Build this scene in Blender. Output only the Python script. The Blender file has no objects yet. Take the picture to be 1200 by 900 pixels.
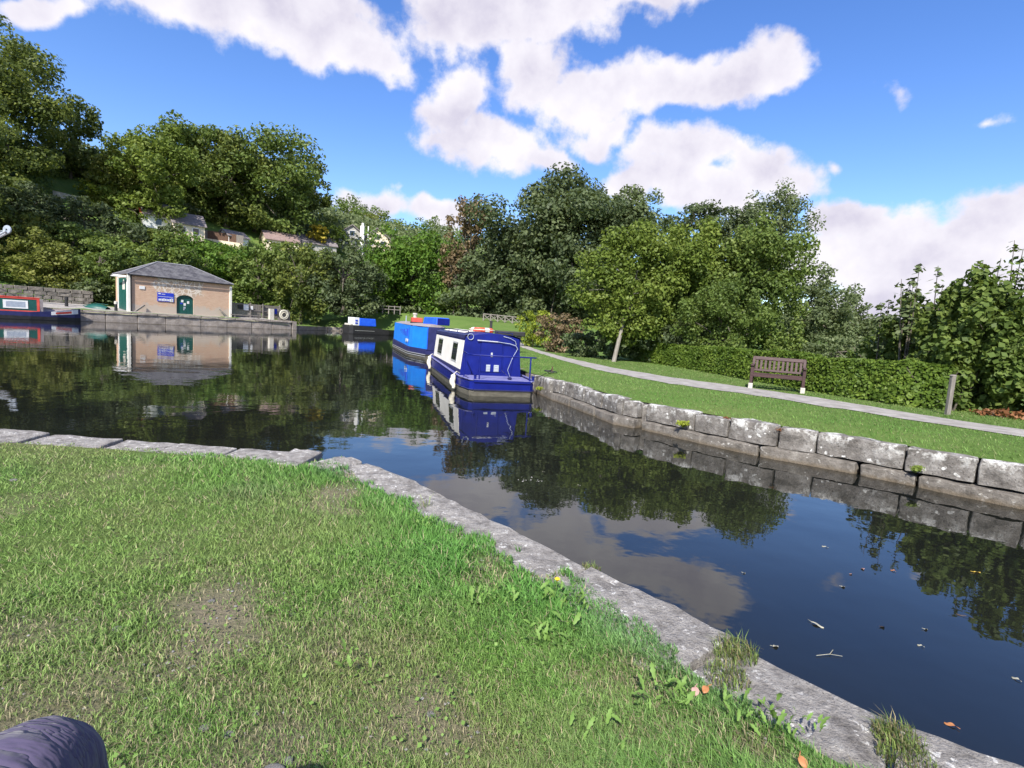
import bpy, bmesh, math, random
import numpy as np
from mathutils import Vector, Matrix
from mathutils.geometry import delaunay_2d_cdt, intersect_point_tri_2d

S = bpy.context.scene
COL = S.collection
R = math.radians

# ------------------------------------------------------------------ camera
FPX, PITCH, ROLL, CAMZ = 615.0, R(6.0), R(3.75), 1.8
_fw = np.array([0, math.cos(PITCH), -math.sin(PITCH)])
_u0 = np.array([0, math.sin(PITCH), math.cos(PITCH)])
_r0 = np.array([1.0, 0, 0])
_rt = math.cos(ROLL) * _r0 + math.sin(ROLL) * _u0
_up = -math.sin(ROLL) * _r0 + math.cos(ROLL) * _u0

def ray(x, y):
    return _rt * (x - 600) / FPX - _up * (y - 450) / FPX + _fw

def at(x, y, z=0.0):
    "survey: the point of height z seen at photo position x, y"
    d = ray(x, y); t = (z - CAMZ) / d[2]
    return np.array([0, 0, CAMZ]) + d * t

def atd(x, y, D):
    "survey: the point at forward distance D seen at photo position x, y"
    d = ray(x, y)
    return np.array([0, 0, CAMZ]) + d * (D / d[1])

cd = bpy.data.cameras.new('camera'); cam = bpy.data.objects.new('camera', cd); COL.objects.link(cam)
m = Matrix.Identity(4)
for i in range(3):
    m[i][0] = _rt[i]; m[i][1] = _up[i]; m[i][2] = -_fw[i]
m[2][3] = CAMZ
cam.matrix_world = m
cd.sensor_width = 36; cd.lens = FPX / 1200 * 36; cd.clip_end = 3000; cd.clip_start = 0.05
S.camera = cam

# ------------------------------------------------------------------ sun, sky, exposure
SUN_EL = R(44)
sd = Vector((-0.26, -0.965, 0)).normalized()             # horizontal direction towards the sun
sun_vec = Vector((sd.x * math.cos(SUN_EL), sd.y * math.cos(SUN_EL), math.sin(SUN_EL)))
ld = bpy.data.lights.new('sun', 'SUN'); ld.energy = 3.4; ld.angle = R(0.6); ld.color = (1.0, 0.95, 0.86)
lo = bpy.data.objects.new('sun', ld); COL.objects.link(lo)
lo.rotation_euler = sun_vec.to_track_quat('Z', 'Y').to_euler(); lo.location = (-20, -30, 40)

S.view_settings.view_transform = 'Standard'; S.view_settings.look = 'None'
S.view_settings.exposure = 1.28; S.view_settings.gamma = 1.0

W = bpy.data.worlds.new('World'); S.world = W; W.use_nodes = True
nt = W.node_tree; nt.nodes.clear()
def N(t, tree=None, **kw):
    n = (tree or nt).nodes.new(t)
    for k, v in kw.items(): setattr(n, k, v)
    return n
def mth(tree, op, a, b=None, c=None, clamp=False):
    n = tree.nodes.new('ShaderNodeMath'); n.operation = op; n.use_clamp = clamp
    for i, v in enumerate((a, b, c)):
        if v is None: continue
        if isinstance(v, (int, float)): n.inputs[i].default_value = v
        else: tree.links.new(v, n.inputs[i])
    return n.outputs[0]
M2 = lambda *a, **k: mth(nt, *a, **k)
sky = N('ShaderNodeTexSky', sky_type='NISHITA', sun_disc=False)
sky.sun_elevation = SUN_EL; sky.sun_rotation = math.atan2(sd.x, sd.y)
sky.air_density = 1.0; sky.dust_density = 0.35; sky.ozone_density = 2.2
hsv = N('ShaderNodeHueSaturation'); hsv.inputs['Hue'].default_value = 0.514; hsv.inputs['Saturation'].default_value = 1.26; hsv.inputs['Value'].default_value = 0.98
nt.links.new(sky.outputs[0], hsv.inputs['Color'])
tc = N('ShaderNodeTexCoord')
nrm = N('ShaderNodeVectorMath', operation='NORMALIZE'); nt.links.new(tc.outputs['Generated'], nrm.inputs[0])
def noise3(scale, detail, vec, rough=0.55, tree=None):
    t = tree or nt
    n = t.nodes.new('ShaderNodeTexNoise'); n.inputs['Scale'].default_value = scale
    n.inputs['Detail'].default_value = detail; n.inputs['Roughness'].default_value = rough
    if vec is not None: t.links.new(vec, n.inputs['Vector'])
    return n
def vadd(vec, off):
    n = N('ShaderNodeVectorMath', operation='ADD'); nt.links.new(vec, n.inputs[0]); n.inputs[1].default_value = off; return n.outputs[0]
wl = noise3(5.0, 3, nrm.outputs[0])
wsub = N('ShaderNodeVectorMath', operation='SUBTRACT'); nt.links.new(wl.outputs['Color'], wsub.inputs[0]); wsub.inputs[1].default_value = (.5, .5, .5)
wsc = N('ShaderNodeVectorMath', operation='SCALE'); nt.links.new(wsub.outputs[0], wsc.inputs[0]); wsc.inputs['Scale'].default_value = 0.14
wadd = N('ShaderNodeVectorMath', operation='ADD'); nt.links.new(nrm.outputs[0], wadd.inputs[0]); nt.links.new(wsc.outputs[0], wadd.inputs[1])
sx = N('ShaderNodeSeparateXYZ'); nt.links.new(wadd.outputs[0], sx.inputs[0])
AZ = M2('ARCTAN2', sx.outputs[0], sx.outputs[1]); EL = M2('ARCSINE', sx.outputs[2])
# the clouds that stood over the basin: centre and half-axes as seen in the photograph, kept as bearings
CL = [(255, 8, 115, 52, 4), (345, 38, 125, 58, 6), (425, 66, 55, 36, 8), (180, -30, 80, 40, 0),
      (48, 8, 62, 26, 0),
      (528, 118, 55, 48, 0), (565, 165, 92, 40, 8), (625, 182, 48, 18, 0),
      (560, 22, 110, 62, 0), (660, 16, 130, 52, -4), (770, -4, 80, 26, -10), (640, 92, 75, 52, 0), (600, -60, 260, 60, 0),
      (905, 84, 66, 38, -16), (800, 112, 115, 42, -10), (705, 122, 90, 45, -10), (718, 158, 40, 22, -20),
      (795, 190, 88, 34, 0), (890, 206, 86, 32, 6), (765, 218, 80, 30, 0), (840, 235, 110, 30, 0),
      (452, 242, 64, 24, 6), (505, 252, 50, 20, 8), (470, 222, 26, 10, 0),
      (1060, 300, 170, 72, 6), (1190, 268, 140, 62, -4), (1000, 258, 80, 34, 0), (960, 300, 70, 50, 0), (1150, 345, 170, 60, 0), (1330, 290, 140, 70, 0), (1060, 370, 200, 60, 0),
      (1048, 94, 24, 9, -10), (1176, 123, 40, 9, 0), (976, 187, 9, 6, 0)]
field = None
for (px, py, a, b, rot) in CL:
    d0 = ray(px, py); d0 = d0 / np.linalg.norm(d0)
    d1 = ray(px + a * math.cos(R(rot)), py + a * math.sin(R(rot))); d1 /= np.linalg.norm(d1)
    d2 = ray(px - b * math.sin(R(rot)), py + b * math.cos(R(rot))); d2 /= np.linalg.norm(d2)
    pol = lambda d: np.array([math.atan2(d[0], d[1]), math.asin(d[2])])
    p0, e1, e2 = pol(d0), pol(d1) - pol(d0), pol(d2) - pol(d0)
    inv = np.linalg.inv(np.array([e1, e2]).T)
    u = M2('SUBTRACT', AZ, float(p0[0])); v = M2('SUBTRACT', EL, float(p0[1]))
    s = M2('MULTIPLY_ADD', u, float(inv[0, 0]), M2('MULTIPLY', v, float(inv[0, 1])))
    t = M2('MULTIPLY_ADD', u, float(inv[1, 0]), M2('MULTIPLY', v, float(inv[1, 1])))
    q = M2('SQRT', M2('ADD', M2('MULTIPLY', s, s), M2('MULTIPLY', t, t)))
    f_ = M2('MULTIPLY', M2('SUBTRACT', 1.0, q), float(min(1.0, 0.45 + b / 70) if b > 12 else .22))
    field = f_ if field is None else M2('SMOOTH_MAX', field, f_, 0.14)
# elsewhere the same broken cumulus goes on
gen = noise3(2.1, 4, nrm.outputs[0], .5)
genf = M2('MULTIPLY', M2('SUBTRACT', gen.outputs['Fac'], 0.53), 5.0)
outside = M2('MULTIPLY', M2('SUBTRACT', M2('ABSOLUTE', AZ), 0.95), 4.0, clamp=True)
outside = M2('MAXIMUM', outside, M2('MULTIPLY', M2('SUBTRACT', EL, 0.68), 4.0, clamp=True))
genf = M2('SUBTRACT', genf, M2('MULTIPLY', M2('SUBTRACT', 1.0, outside), 4.0))
field = M2('MAXIMUM', field, genf)
nd = noise3(9.0, 9, nrm.outputs[0], .58)
dens = M2('MULTIPLY_ADD', M2('SUBTRACT', nd.outputs['Fac'], .5), 1.45, field)
fineN = noise3(26.0, 7, nrm.outputs[0], .6)
dens = M2('MULTIPLY_ADD', M2('SUBTRACT', fineN.outputs['Fac'], .5), .70, dens)
mask = N('ShaderNodeMapRange', interpolation_type='SMOOTHSTEP'); nt.links.new(dens, mask.inputs['Value'])
mask.inputs['From Min'].default_value = -0.02; mask.inputs['From Max'].default_value = 0.38
# thickness towards the sun shades a cloud: compare the density here and a little towards the sun
off = Vector((-0.030, -0.01, 0.045))
nd2 = noise3(8.0, 6, vadd(nrm.outputs[0], off), .55)
nd3 = noise3(8.0, 6, nrm.outputs[0], .55)
lit = M2('MULTIPLY', M2('SUBTRACT', nd3.outputs['Fac'], nd2.outputs['Fac']), 1.7)
thick = M2('MULTIPLY', M2('SUBTRACT', dens, 0.25), 0.34, clamp=True)
lowb = noise3(3.2, 3, vadd(nrm.outputs[0], (3.1, 1.7, .4)))
shade = M2('SUBTRACT', M2('ADD', 0.90, lit), M2('ADD', thick, M2('MULTIPLY', M2('SUBTRACT', lowb.outputs['Fac'], .38), 0.55)), clamp=True)
cr = N('ShaderNodeValToRGB'); nt.links.new(shade, cr.inputs[0])
cr.color_ramp.elements[0].position = 0.25; cr.color_ramp.elements[0].color = (2.75, 2.62, 3.25, 1)
cr.color_ramp.elements[1].position = 1.0; cr.color_ramp.elements[1].color = (4.2, 4.08, 4.35, 1)
e = cr.color_ramp.elements.new(0.62); e.color = (3.6, 3.47, 3.9, 1)
mx = N('ShaderNodeMix', data_type='RGBA'); nt.links.new(mask.outputs[0], mx.inputs[0])
nt.links.new(hsv.outputs[0], mx.inputs[6]); nt.links.new(cr.outputs[0], mx.inputs[7])
bg = N('ShaderNodeBackground'); bg.inputs['Strength'].default_value = 0.10
nt.links.new(mx.outputs[2], bg.inputs['Color'])
wo = N('ShaderNodeOutputWorld'); nt.links.new(bg.outputs[0], wo.inputs['Surface'])

# ------------------------------------------------------------------ materials
MATS = {}
def newmat(name):
    mt = bpy.data.materials.new(name); mt.use_nodes = True
    t = mt.node_tree; b = t.nodes['Principled BSDF']; MATS[name] = mt
    return mt, t, b
def ramp(t, fac, stops):
    n = t.nodes.new('ShaderNodeValToRGB'); t.links.new(fac, n.inputs[0])
    el = n.color_ramp.elements
    el[0].position, el[0].color = stops[0][0], (*stops[0][1], 1)
    el[1].position, el[1].color = stops[-1][0], (*stops[-1][1], 1)
    for p, c in stops[1:-1]:
        x = el.new(p); x.color = (*c, 1)
    return n.outputs[0]
def coords(t, kind='Object', scale=None):
    c = t.nodes.new('ShaderNodeTexCoord').outputs[kind]
    if scale is not None:
        mp = t.nodes.new('ShaderNodeMapping'); mp.inputs['Scale'].default_value = scale
        t.links.new(c, mp.inputs[0]); c = mp.outputs[0]
    return c
def bump(t, b, h, strength, dist):
    n = t.nodes.new('ShaderNodeBump'); n.inputs['Strength'].default_value = strength; n.inputs['Distance'].default_value = dist
    t.links.new(h, n.inputs['Height']); t.links.new(n.outputs[0], b.inputs['Normal']); return n
def mixc(t, fac, a, b_, mode='MIX'):
    n = t.nodes.new('ShaderNodeMix'); n.data_type = 'RGBA'; n.blend_type = mode
    for i, v in ((0, fac), (6, a), (7, b_)):
        if isinstance(v, (int, float)): n.inputs[i].default_value = v
        elif isinstance(v, tuple): n.inputs[i].default_value = (*v, 1)
        else: t.links.new(v, n.inputs[i])
    return n.outputs[2]
def pmat(name, c1, c2, scale=4, rough=.6, bmp=0.0, bscale=None, metal=0, spec=.4, stretch=None, detail=5, coat=0):
    mt, t, b = newmat(name)
    v = coords(t, 'Object', stretch)
    n = noise3(scale, detail, v, .6, t)
    t.links.new(ramp(t, n.outputs['Fac'], [(.3, c1), (.7, c2)]), b.inputs['Base Color'])
    n3 = noise3(scale * 2.3, 3, v, .6, t)
    rr = mth(t, 'MULTIPLY_ADD', n3.outputs['Fac'], .3, rough - .15, clamp=True)
    t.links.new(rr, b.inputs['Roughness'])
    b.inputs['Metallic'].default_value = metal; b.inputs['Specular IOR Level'].default_value = spec
    b.inputs['Coat Weight'].default_value = coat
    if bmp:
        n2 = noise3(bscale or scale * 3, 6, v, .6, t)
        bump(t, b, n2.outputs['Fac'], min(1, bmp * 10), .02 if bmp < .05 else .06)
    return mt

def leafmat(name, cols, trans=.38, big=0.35, rough=.55, vari=1.0):
    mt, t, b = newmat(name)
    g = t.nodes.new('ShaderNodeNewGeometry')
    ns = noise3(big, 2, coords(t), .5, t)
    f = mth(t, 'ADD', mth(t, 'MULTIPLY', g.outputs['Random Per Island'], .55 * vari), mth(t, 'MULTIPLY_ADD', ns.outputs['Fac'], 1.5, -.52), clamp=True)
    c = ramp(t, f, cols)
    t.links.new(c, b.inputs['Base Color']); b.inputs['Roughness'].default_value = rough
    b.inputs['Specular IOR Level'].default_value = .25
    tr = t.nodes.new('ShaderNodeBsdfTranslucent')
    c2 = mixc(t, .5, c, (.16, .2, .02), 'MIX'); t.links.new(c2, tr.inputs[0])
    ms = t.nodes.new('ShaderNodeMixShader'); ms.inputs[0].default_value = trans
    out = t.nodes['Material Output']
    t.links.new(b.outputs[0], ms.inputs[1]); t.links.new(tr.outputs[0], ms.inputs[2]); t.links.new(ms.outputs[0], out.inputs[0])
    return mt

L = {}
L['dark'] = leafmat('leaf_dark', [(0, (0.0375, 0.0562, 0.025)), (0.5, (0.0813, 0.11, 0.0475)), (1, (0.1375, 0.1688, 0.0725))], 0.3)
L['grey'] = leafmat('leaf_grey_green', [(0, (0.072, 0.096, 0.042)), (0.5, (0.126, 0.162, 0.0696)), (1, (0.198, 0.234, 0.108))], 0.33)
L['mid'] = leafmat('leaf_mid_green', [(0, (0.0562, 0.0875, 0.02)), (0.5, (0.1187, 0.175, 0.0375)), (1, (0.2, 0.25, 0.0625))], 0.38)
L['oak'] = leafmat('leaf_oak', [(0, (0.0494, 0.0715, 0.0195)), (0.55, (0.1105, 0.1456, 0.0338)), (1, (0.26, 0.286, 0.0585))], 0.38)
L['light'] = leafmat('leaf_light_green', [(0, (0.0825, 0.1265, 0.022)), (0.5, (0.1595, 0.22, 0.0385)), (1, (0.253, 0.3025, 0.066))], 0.42)
L['bright'] = leafmat('leaf_bright_green', [(0, (0.0525, 0.1155, 0.0158)), (0.5, (0.105, 0.1995, 0.0263)), (1, (0.168, 0.273, 0.042))], 0.44)
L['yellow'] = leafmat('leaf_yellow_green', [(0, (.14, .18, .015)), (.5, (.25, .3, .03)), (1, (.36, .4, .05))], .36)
L['olive'] = leafmat('leaf_olive', [(0, (0.069, 0.092, 0.0172)), (0.5, (0.1495, 0.1725, 0.0345)), (1, (0.276, 0.276, 0.069))], 0.38)
L['brown'] = leafmat('leaf_brown', [(0, (.09, .07, .035)), (.5, (.17, .12, .065)), (1, (.24, .175, .10))], .25)
L['hedge'] = leafmat('leaf_hedge', [(0, (0.055, 0.099, 0.0132)), (0.5, (0.11, 0.176, 0.0242)), (1, (0.187, 0.2585, 0.0385))], 0.38, big=1.2)
L['gold'] = leafmat('leaf_gold', [(0, (.25, .2, .02)), (.5, (.4, .3, .03)), (1, (.5, .4, .06))], .3)
L['rust'] = leafmat('leaf_rust', [(0, (.10, .04, .02)), (.5, (.2, .08, .035)), (1, (.28, .14, .06))], .2)
L['weed'] = leafmat('leaf_weed', [(0, (.12, .22, .045)), (.5, (.17, .29, .065)), (1, (.22, .34, .09))], .3)
BARK = pmat('bark', (.06, .05, .04), (.16, .14, .11), 6, .9, .05, stretch=(3, 3, .6))
BARKP = pmat('pale_bark', (.15, .135, .11), (.28, .255, .22), 5, .85, .04, stretch=(4, 4, .6))

def stonemat(name, base, dark, pale, lichen, sc=6, damp=None, lich_amt=.6):
    mt, t, b = newmat(name)
    v = coords(t)
    n1 = noise3(sc, 8, v, .65, t); n2 = noise3(sc * .35, 4, v, .6, t)
    c = ramp(t, n1.outputs['Fac'], [(.28, dark), (.5, base), (.72, pale)])
    c = mixc(t, mth(t, 'MULTIPLY', n2.outputs['Fac'], .5), c, tuple(x * .62 for x in base))
    vo = t.nodes.new('ShaderNodeTexVoronoi'); vo.inputs['Scale'].default_value = sc * 1.5
    nw = noise3(sc * 2, 3, v, .5, t)
    wv = t.nodes.new('ShaderNodeVectorMath'); wv.operation = 'MULTIPLY_ADD'
    t.links.new(nw.outputs['Color'], wv.inputs[0]); wv.inputs[1].default_value = (.12, .12, .12); t.links.new(v, wv.inputs[2])
    t.links.new(wv.outputs[0], vo.inputs['Vector'])
    sp = mth(t, 'LESS_THAN', vo.outputs['Distance'], .27 if name == 'coping_stone' else .2)
    gate = noise3(sc * .5, 3, v, .6, t)
    lf = mth(t, 'MULTIPLY', sp, mth(t, 'MULTIPLY', mth(t, 'SUBTRACT', gate.outputs['Fac'], .42 if name == 'coping_stone' else .46), 8 * lich_amt, clamp=True))
    big = noise3(sc * .9, 8, v, .7, t)
    lf2 = mth(t, 'MULTIPLY', mth(t, 'SUBTRACT', big.outputs['Fac'], .60), 9 * lich_amt, clamp=True)
    lf = mth(t, 'MAXIMUM', lf, mth(t, 'MULTIPLY', lf2, .8))
    g0 = t.nodes.new('ShaderNodeNewGeometry'); s0_ = t.nodes.new('ShaderNodeSeparateXYZ'); t.links.new(g0.outputs['Position'], s0_.inputs[0])
    if name == 'wall_stone':
        tp = mth(t, 'MULTIPLY', mth(t, 'SUBTRACT', s0_.outputs[2], .34), 7, clamp=True)
        lf = mth(t, 'MAXIMUM', lf, mth(t, 'MULTIPLY', tp, mth(t, 'MULTIPLY', mth(t, 'SUBTRACT', big.outputs['Fac'], .50), 10, clamp=True)))
    c = mixc(t, lf, c, lichen)
    spk = noise3(sc * 9, 4, v, .7, t)
    c = mixc(t, mth(t, 'MULTIPLY', mth(t, 'SUBTRACT', .44, spk.outputs['Fac']), 7, clamp=True), c, tuple(x * .7 for x in dark))
    if damp:
        g = t.nodes.new('ShaderNodeNewGeometry'); s = t.nodes.new('ShaderNodeSeparateXYZ'); t.links.new(g.outputs['Position'], s.inputs[0])
        hz = mth(t, 'MULTIPLY_ADD', big.outputs['Fac'], .10, s.outputs[2])
        df = mth(t, 'SUBTRACT', 1.0, mth(t, 'MULTIPLY', mth(t, 'SUBTRACT', hz, .06), 16.0, clamp=True))
        c = mixc(t, mth(t, 'MULTIPLY', df, .75), c, damp)
    t.links.new(c, b.inputs['Base Color']); b.inputs['Roughness'].default_value = .9; b.inputs['Specular IOR Level'].default_value = .2
    fine = noise3(sc * 5, 8, v, .7, t)
    hh = mth(t, 'ADD', mth(t, 'MULTIPLY', n1.outputs['Fac'], .6), mth(t, 'MULTIPLY', fine.outputs['Fac'], .5))
    bump(t, b, hh, 1.0, .05)
    return mt
STONE = stonemat('coping_stone', (.36, .335, .31), (.10, .09, .08), (.56, .53, .49), (.72, .7, .66), 13, None, .8)
WALLST = stonemat('wall_stone', (.2, .183, .166), (.06, .053, .047), (.40, .38, .355), (.62, .61, .58), 5, (.12, .09, .06), 1.1)
LEDGE = stonemat('ledge_stone', (.19, .17, .148), (.075, .066, .056), (.31, .285, .25), (.5, .48, .44), 7, (.13, .10, .065), .5)
QUAY = stonemat('quay_stone', (.32, .275, .24), (.17, .145, .125), (.45, .4, .355), (.46, .43, .39), 2.2, (.12, .1, .07), .5)
RUBBLE = stonemat('rubble_stone', (.2, .18, .155), (.09, .08, .07), (.32, .29, .25), (.4, .38, .34), 2.2, None, .4)
PEBBLE = stonemat('pebble_stone', (.5, .48, .45), (.34, .32, .3), (.65, .63, .6), (.6, .6, .58), 20, None, .3)

PAINT = {
 'navy': pmat('navy_paint', (.002, .006, .115), (.004, .012, .18), 3, .45, .004, spec=.3),
 'navydark': pmat('dark_navy_paint', (.012, .014, .07), (.024, .026, .11), 3, .45, .004),
 'sky': pmat('light_blue_cloth', (.006, .17, .66), (.012, .23, .78), 2, .5, .01),
 'blue': pmat('blue_cover', (.008, .07, .60), (.02, .12, .70), 3, .5, .02),
 'white': pmat('cream_paint', (.72, .68, .6), (.82, .79, .72), 2, .5, .004),
 'purewhite': pmat('white_paint', (.66, .66, .65), (.76, .76, .75), 4, .5),
 'black': pmat('black_paint', (.012, .012, .013), (.028, .027, .028), 3, .55, .01),
 'green': pmat('green_paint', (.006, .06, .05), (.012, .09, .075), 3, .45, .006),
 'red': pmat('red_paint', (.5, .05, .035), (.66, .09, .06), 4, .5),
 'orange': pmat('orange_red_plastic', (.68, .06, .03), (.8, .12, .06), 4, .5),
 'deck': pmat('blue_deck', (.10, .10, .26), (.2, .2, .38), 6, .75, .02),
 'roofgrey': pmat('grey_brown_roof', (.2, .17, .17), (.32, .28, .28), 3, .8, .02),
 'strake': pmat('weedy_strake', (.075, .068, .052), (.17, .155, .12), 5, .85, .03, stretch=(1, .4, 3)),
 'rope': pmat('cream_rope', (.5, .46, .36), (.72, .68, .56), 20, .9, .03),
 'grey': pmat('grey_metal', (.3, .34, .4), (.44, .48, .54), 6, .5, metal=.3),
 'steel': pmat('window_metal', (.55, .55, .53), (.7, .7, .68), 8, .4, metal=.5),
 'wood': pmat('bench_wood', (.036, .017, .018), (.07, .034, .033), 8, .6, .02, stretch=(.4, 4, 4)),
 'oldwood': pmat('weathered_wood', (.12, .105, .095), (.25, .225, .2), 7, .85, .03, stretch=(3, 3, .5)),
 'concrete': pmat('pale_concrete', (.4, .37, .32), (.58, .55, .48), 12, .9, .03),
 'path': pmat('gravel_path', (.22, .20, .18), (.40, .375, .35), 3.5, .95, .05, 60, detail=9),
 'slate': None, 'cream_wall': pmat('cream_render', (.62, .52, .38), (.76, .66, .52), 2, .9, .02),
 'tileroof': pmat('grey_tile_roof', (.13, .115, .12), (.24, .21, .21), 3, .85, .05),
 'pinkroof': pmat('red_tile_roof', (.19, .13, .12), (.29, .21, .19), 3, .85, .05),
 'greystone': pmat('grey_render', (.28, .27, .25), (.4, .39, .36), 3, .9, .03),
 'trouser': None, 'skin': pmat('skin', (.45, .27, .2), (.55, .35, .27), 6, .5),
 'jumper': pmat('dark_jumper', (.03, .03, .04), (.05, .05, .06), 20, .9, .03), 'shoe': pmat('dark_shoe', (.02, .02, .02), (.05, .05, .05), 8, .6),
 'hair': pmat('brown_hair', (.03, .02, .012), (.07, .045, .03), 20, .7),
 'lead': pmat('lead_grey', (.17, .17, .19), (.26, .26, .29), 5, .7), 'notice': pmat('notice_blue', (.015, .035, .42), (.02, .05, .5), 3, .5),
 'rusty': pmat('rusty_iron', (.06, .03, .02), (.14, .08, .05), 10, .8, .02),
}
def glassmat():
    mt, t, b = newmat('dark_glass')
    b.inputs['Base Color'].default_value = (.02, .024, .024, 1); b.inputs['Roughness'].default_value = .04
    b.inputs['Specular IOR Level'].default_value = .8
    return mt
GLASS = glassmat()
def trousermat():
    mt, t, b = newmat('purple_grey_cloth')
    v = coords(t)
    w = noise3(260, 2, v, .5, t)
    n = noise3(7, 4, v, .5, t)
    t.links.new(ramp(t, n.outputs['Fac'], [(.3, (.052, .042, .085)), (.7, (.075, .06, .115))]), b.inputs['Base Color'])
    b.inputs['Roughness'].default_value = .85; b.inputs['Sheen Weight'].default_value = .1
    wv = noise3(5.5, 3, coords(t, 'Object', (1.2, 4.2, 2.0)), .5, t)
    fold = mth(t, 'ABSOLUTE', mth(t, 'SUBTRACT', wv.outputs['Fac'], .5))
    h = mth(t, 'ADD', mth(t, 'MULTIPLY', w.outputs['Fac'], .03), mth(t, 'MULTIPLY', mth(t, 'POWER', fold, .6), 2.2))
    bump(t, b, h, .55, .02)
    return mt
PAINT['trouser'] = trousermat()
def slatemat():
    mt, t, b = newmat('slate_roof')
    v = coords(t, 'UV')
    br = t.nodes.new('ShaderNodeTexBrick'); t.links.new(v, br.inputs['Vector'])
    br.inputs['Scale'].default_value = 1; br.inputs['Brick Width'].default_value = .3; br.inputs['Row Height'].default_value = .22
    br.inputs['Mortar Size'].default_value = .012; br.inputs['Color1'].default_value = (.055, .052, .06, 1); br.inputs['Color2'].default_value = (.115, .11, .12, 1)
    br.inputs['Mortar'].default_value = (.03, .03, .035, 1); br.inputs['Bias'].default_value = -.1
    n = noise3(1.3, 6, v, .65, t)
    c = mixc(t, mth(t, 'MULTIPLY', mth(t, 'SUBTRACT', n.outputs['Fac'], .45), 3, clamp=True), br.outputs[0], (.17, .168, .172))
    t.links.new(c, b.inputs['Base Color']); b.inputs['Roughness'].default_value = .75
    bump(t, b, br.outputs['Fac'], .6, -.02)
    return mt
PAINT['slate'] = slatemat()
def brickmat():
    mt, t, b = newmat('patched_brick')
    v = coords(t, 'UV')
    br = t.nodes.new('ShaderNodeTexBrick'); t.links.new(v, br.inputs['Vector'])
    br.inputs['Scale'].default_value = 1; br.inputs['Brick Width'].default_value = .24; br.inputs['Row Height'].default_value = .085
    br.inputs['Mortar Size'].default_value = .009; br.inputs['Color1'].default_value = (.50, .27, .16, 1); br.inputs['Color2'].default_value = (.60, .37, .24, 1)
    br.inputs['Mortar'].default_value = (.52, .44, .36, 1)
    n = noise3(.55, 5, v, .6, t)
    c = mixc(t, mth(t, 'MULTIPLY', mth(t, 'SUBTRACT', n.outputs['Fac'], .42), 2.4, clamp=True), br.outputs[0], (.60, .43, .30))
    # rubble masonry above the door
    vo = t.nodes.new('ShaderNodeTexVoronoi'); vo.feature = 'DISTANCE_TO_EDGE'; vo.inputs['Scale'].default_value = 2.6; t.links.new(v, vo.inputs['Vector'])
    vc = t.nodes.new('ShaderNodeTexVoronoi'); vc.inputs['Scale'].default_value = 2.6; t.links.new(v, vc.inputs['Vector'])
    rub = mixc(t, mth(t, 'MULTIPLY', mth(t, 'SUBTRACT', vo.outputs['Distance'], .04), 14, clamp=True), (.72, .66, .57), mixc(t, mth(t, 'FRACT', mth(t, 'MULTIPLY', vc.outputs['Distance'], 7.0)), (.42, .30, .21), (.5, .4, .3)))
    s = t.nodes.new('ShaderNodeSeparateXYZ'); t.links.new(v, s.inputs[0])
    dx = mth(t, 'MULTIPLY', mth(t, 'SUBTRACT', s.outputs[0], 4.3), .48); dz = mth(t, 'MULTIPLY', mth(t, 'SUBTRACT', s.outputs[1], 2.9), .75)
    e_ = mth(t, 'SUBTRACT', 1.15, mth(t, 'SQRT', mth(t, 'ADD', mth(t, 'MULTIPLY', dx, dx), mth(t, 'MULTIPLY', dz, dz))))
    nn = noise3(1.6, 5, v, .6, t)
    zone = mth(t, 'MULTIPLY', mth(t, 'ADD', e_, mth(t, 'MULTIPLY_ADD', nn.outputs['Fac'], 1.6, -.8)), 5, clamp=True)
    c = mixc(t, mth(t, 'MULTIPLY', zone, .95), c, rub)
    # old render left along the foot of the wall
    ft = mth(t, 'SUBTRACT', mth(t, 'MULTIPLY_ADD', nn.outputs['Fac'], 1.7, .05), s.outputs[1])
    ft = mth(t, 'MULTIPLY', ft, 4, clamp=True)
    c = mixc(t, mth(t, 'MULTIPLY', ft, .8), c, (.47, .42, .36))
    n6 = noise3(9, 6, v, .7, t)
    c = mixc(t, mth(t, 'MULTIPLY_ADD', n6.outputs['Fac'], .5, -.12, clamp=True), c, (.38, .27, .2))
    t.links.new(c, b.inputs['Base Color']); b.inputs['Roughness'].default_value = .9
    bump(t, b, br.outputs['Fac'], .5, -.01)
    return mt
BRICK = brickmat()

def grassbladesmat():
    mt, t, b = newmat('grass_blades')
    a = t.nodes.new('ShaderNodeAttribute'); a.attribute_name = 'Col'
    g = t.nodes.new('ShaderNodeNewGeometry')
    hv = t.nodes.new('ShaderNodeHueSaturation'); t.links.new(a.outputs['Color'], hv.inputs['Color'])
    t.links.new(mth(t, 'MULTIPLY_ADD', g.outputs['Random Per Island'], .7, .65), hv.inputs['Value'])
    t.links.new(hv.outputs[0], b.inputs['Base Color']); b.inputs['Roughness'].default_value = .55; b.inputs['Specular IOR Level'].default_value = .3
    tr = t.nodes.new('ShaderNodeBsdfTranslucent'); t.links.new(hv.outputs[0], tr.inputs[0])
    ms = t.nodes.new('ShaderNodeMixShader'); ms.inputs[0].default_value = .35
    t.links.new(b.outputs[0], ms.inputs[1]); t.links.new(tr.outputs[0], ms.inputs[2]); t.links.new(ms.outputs[0], t.nodes['Material Output'].inputs[0])
    return mt
BLADE = grassbladesmat()
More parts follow.
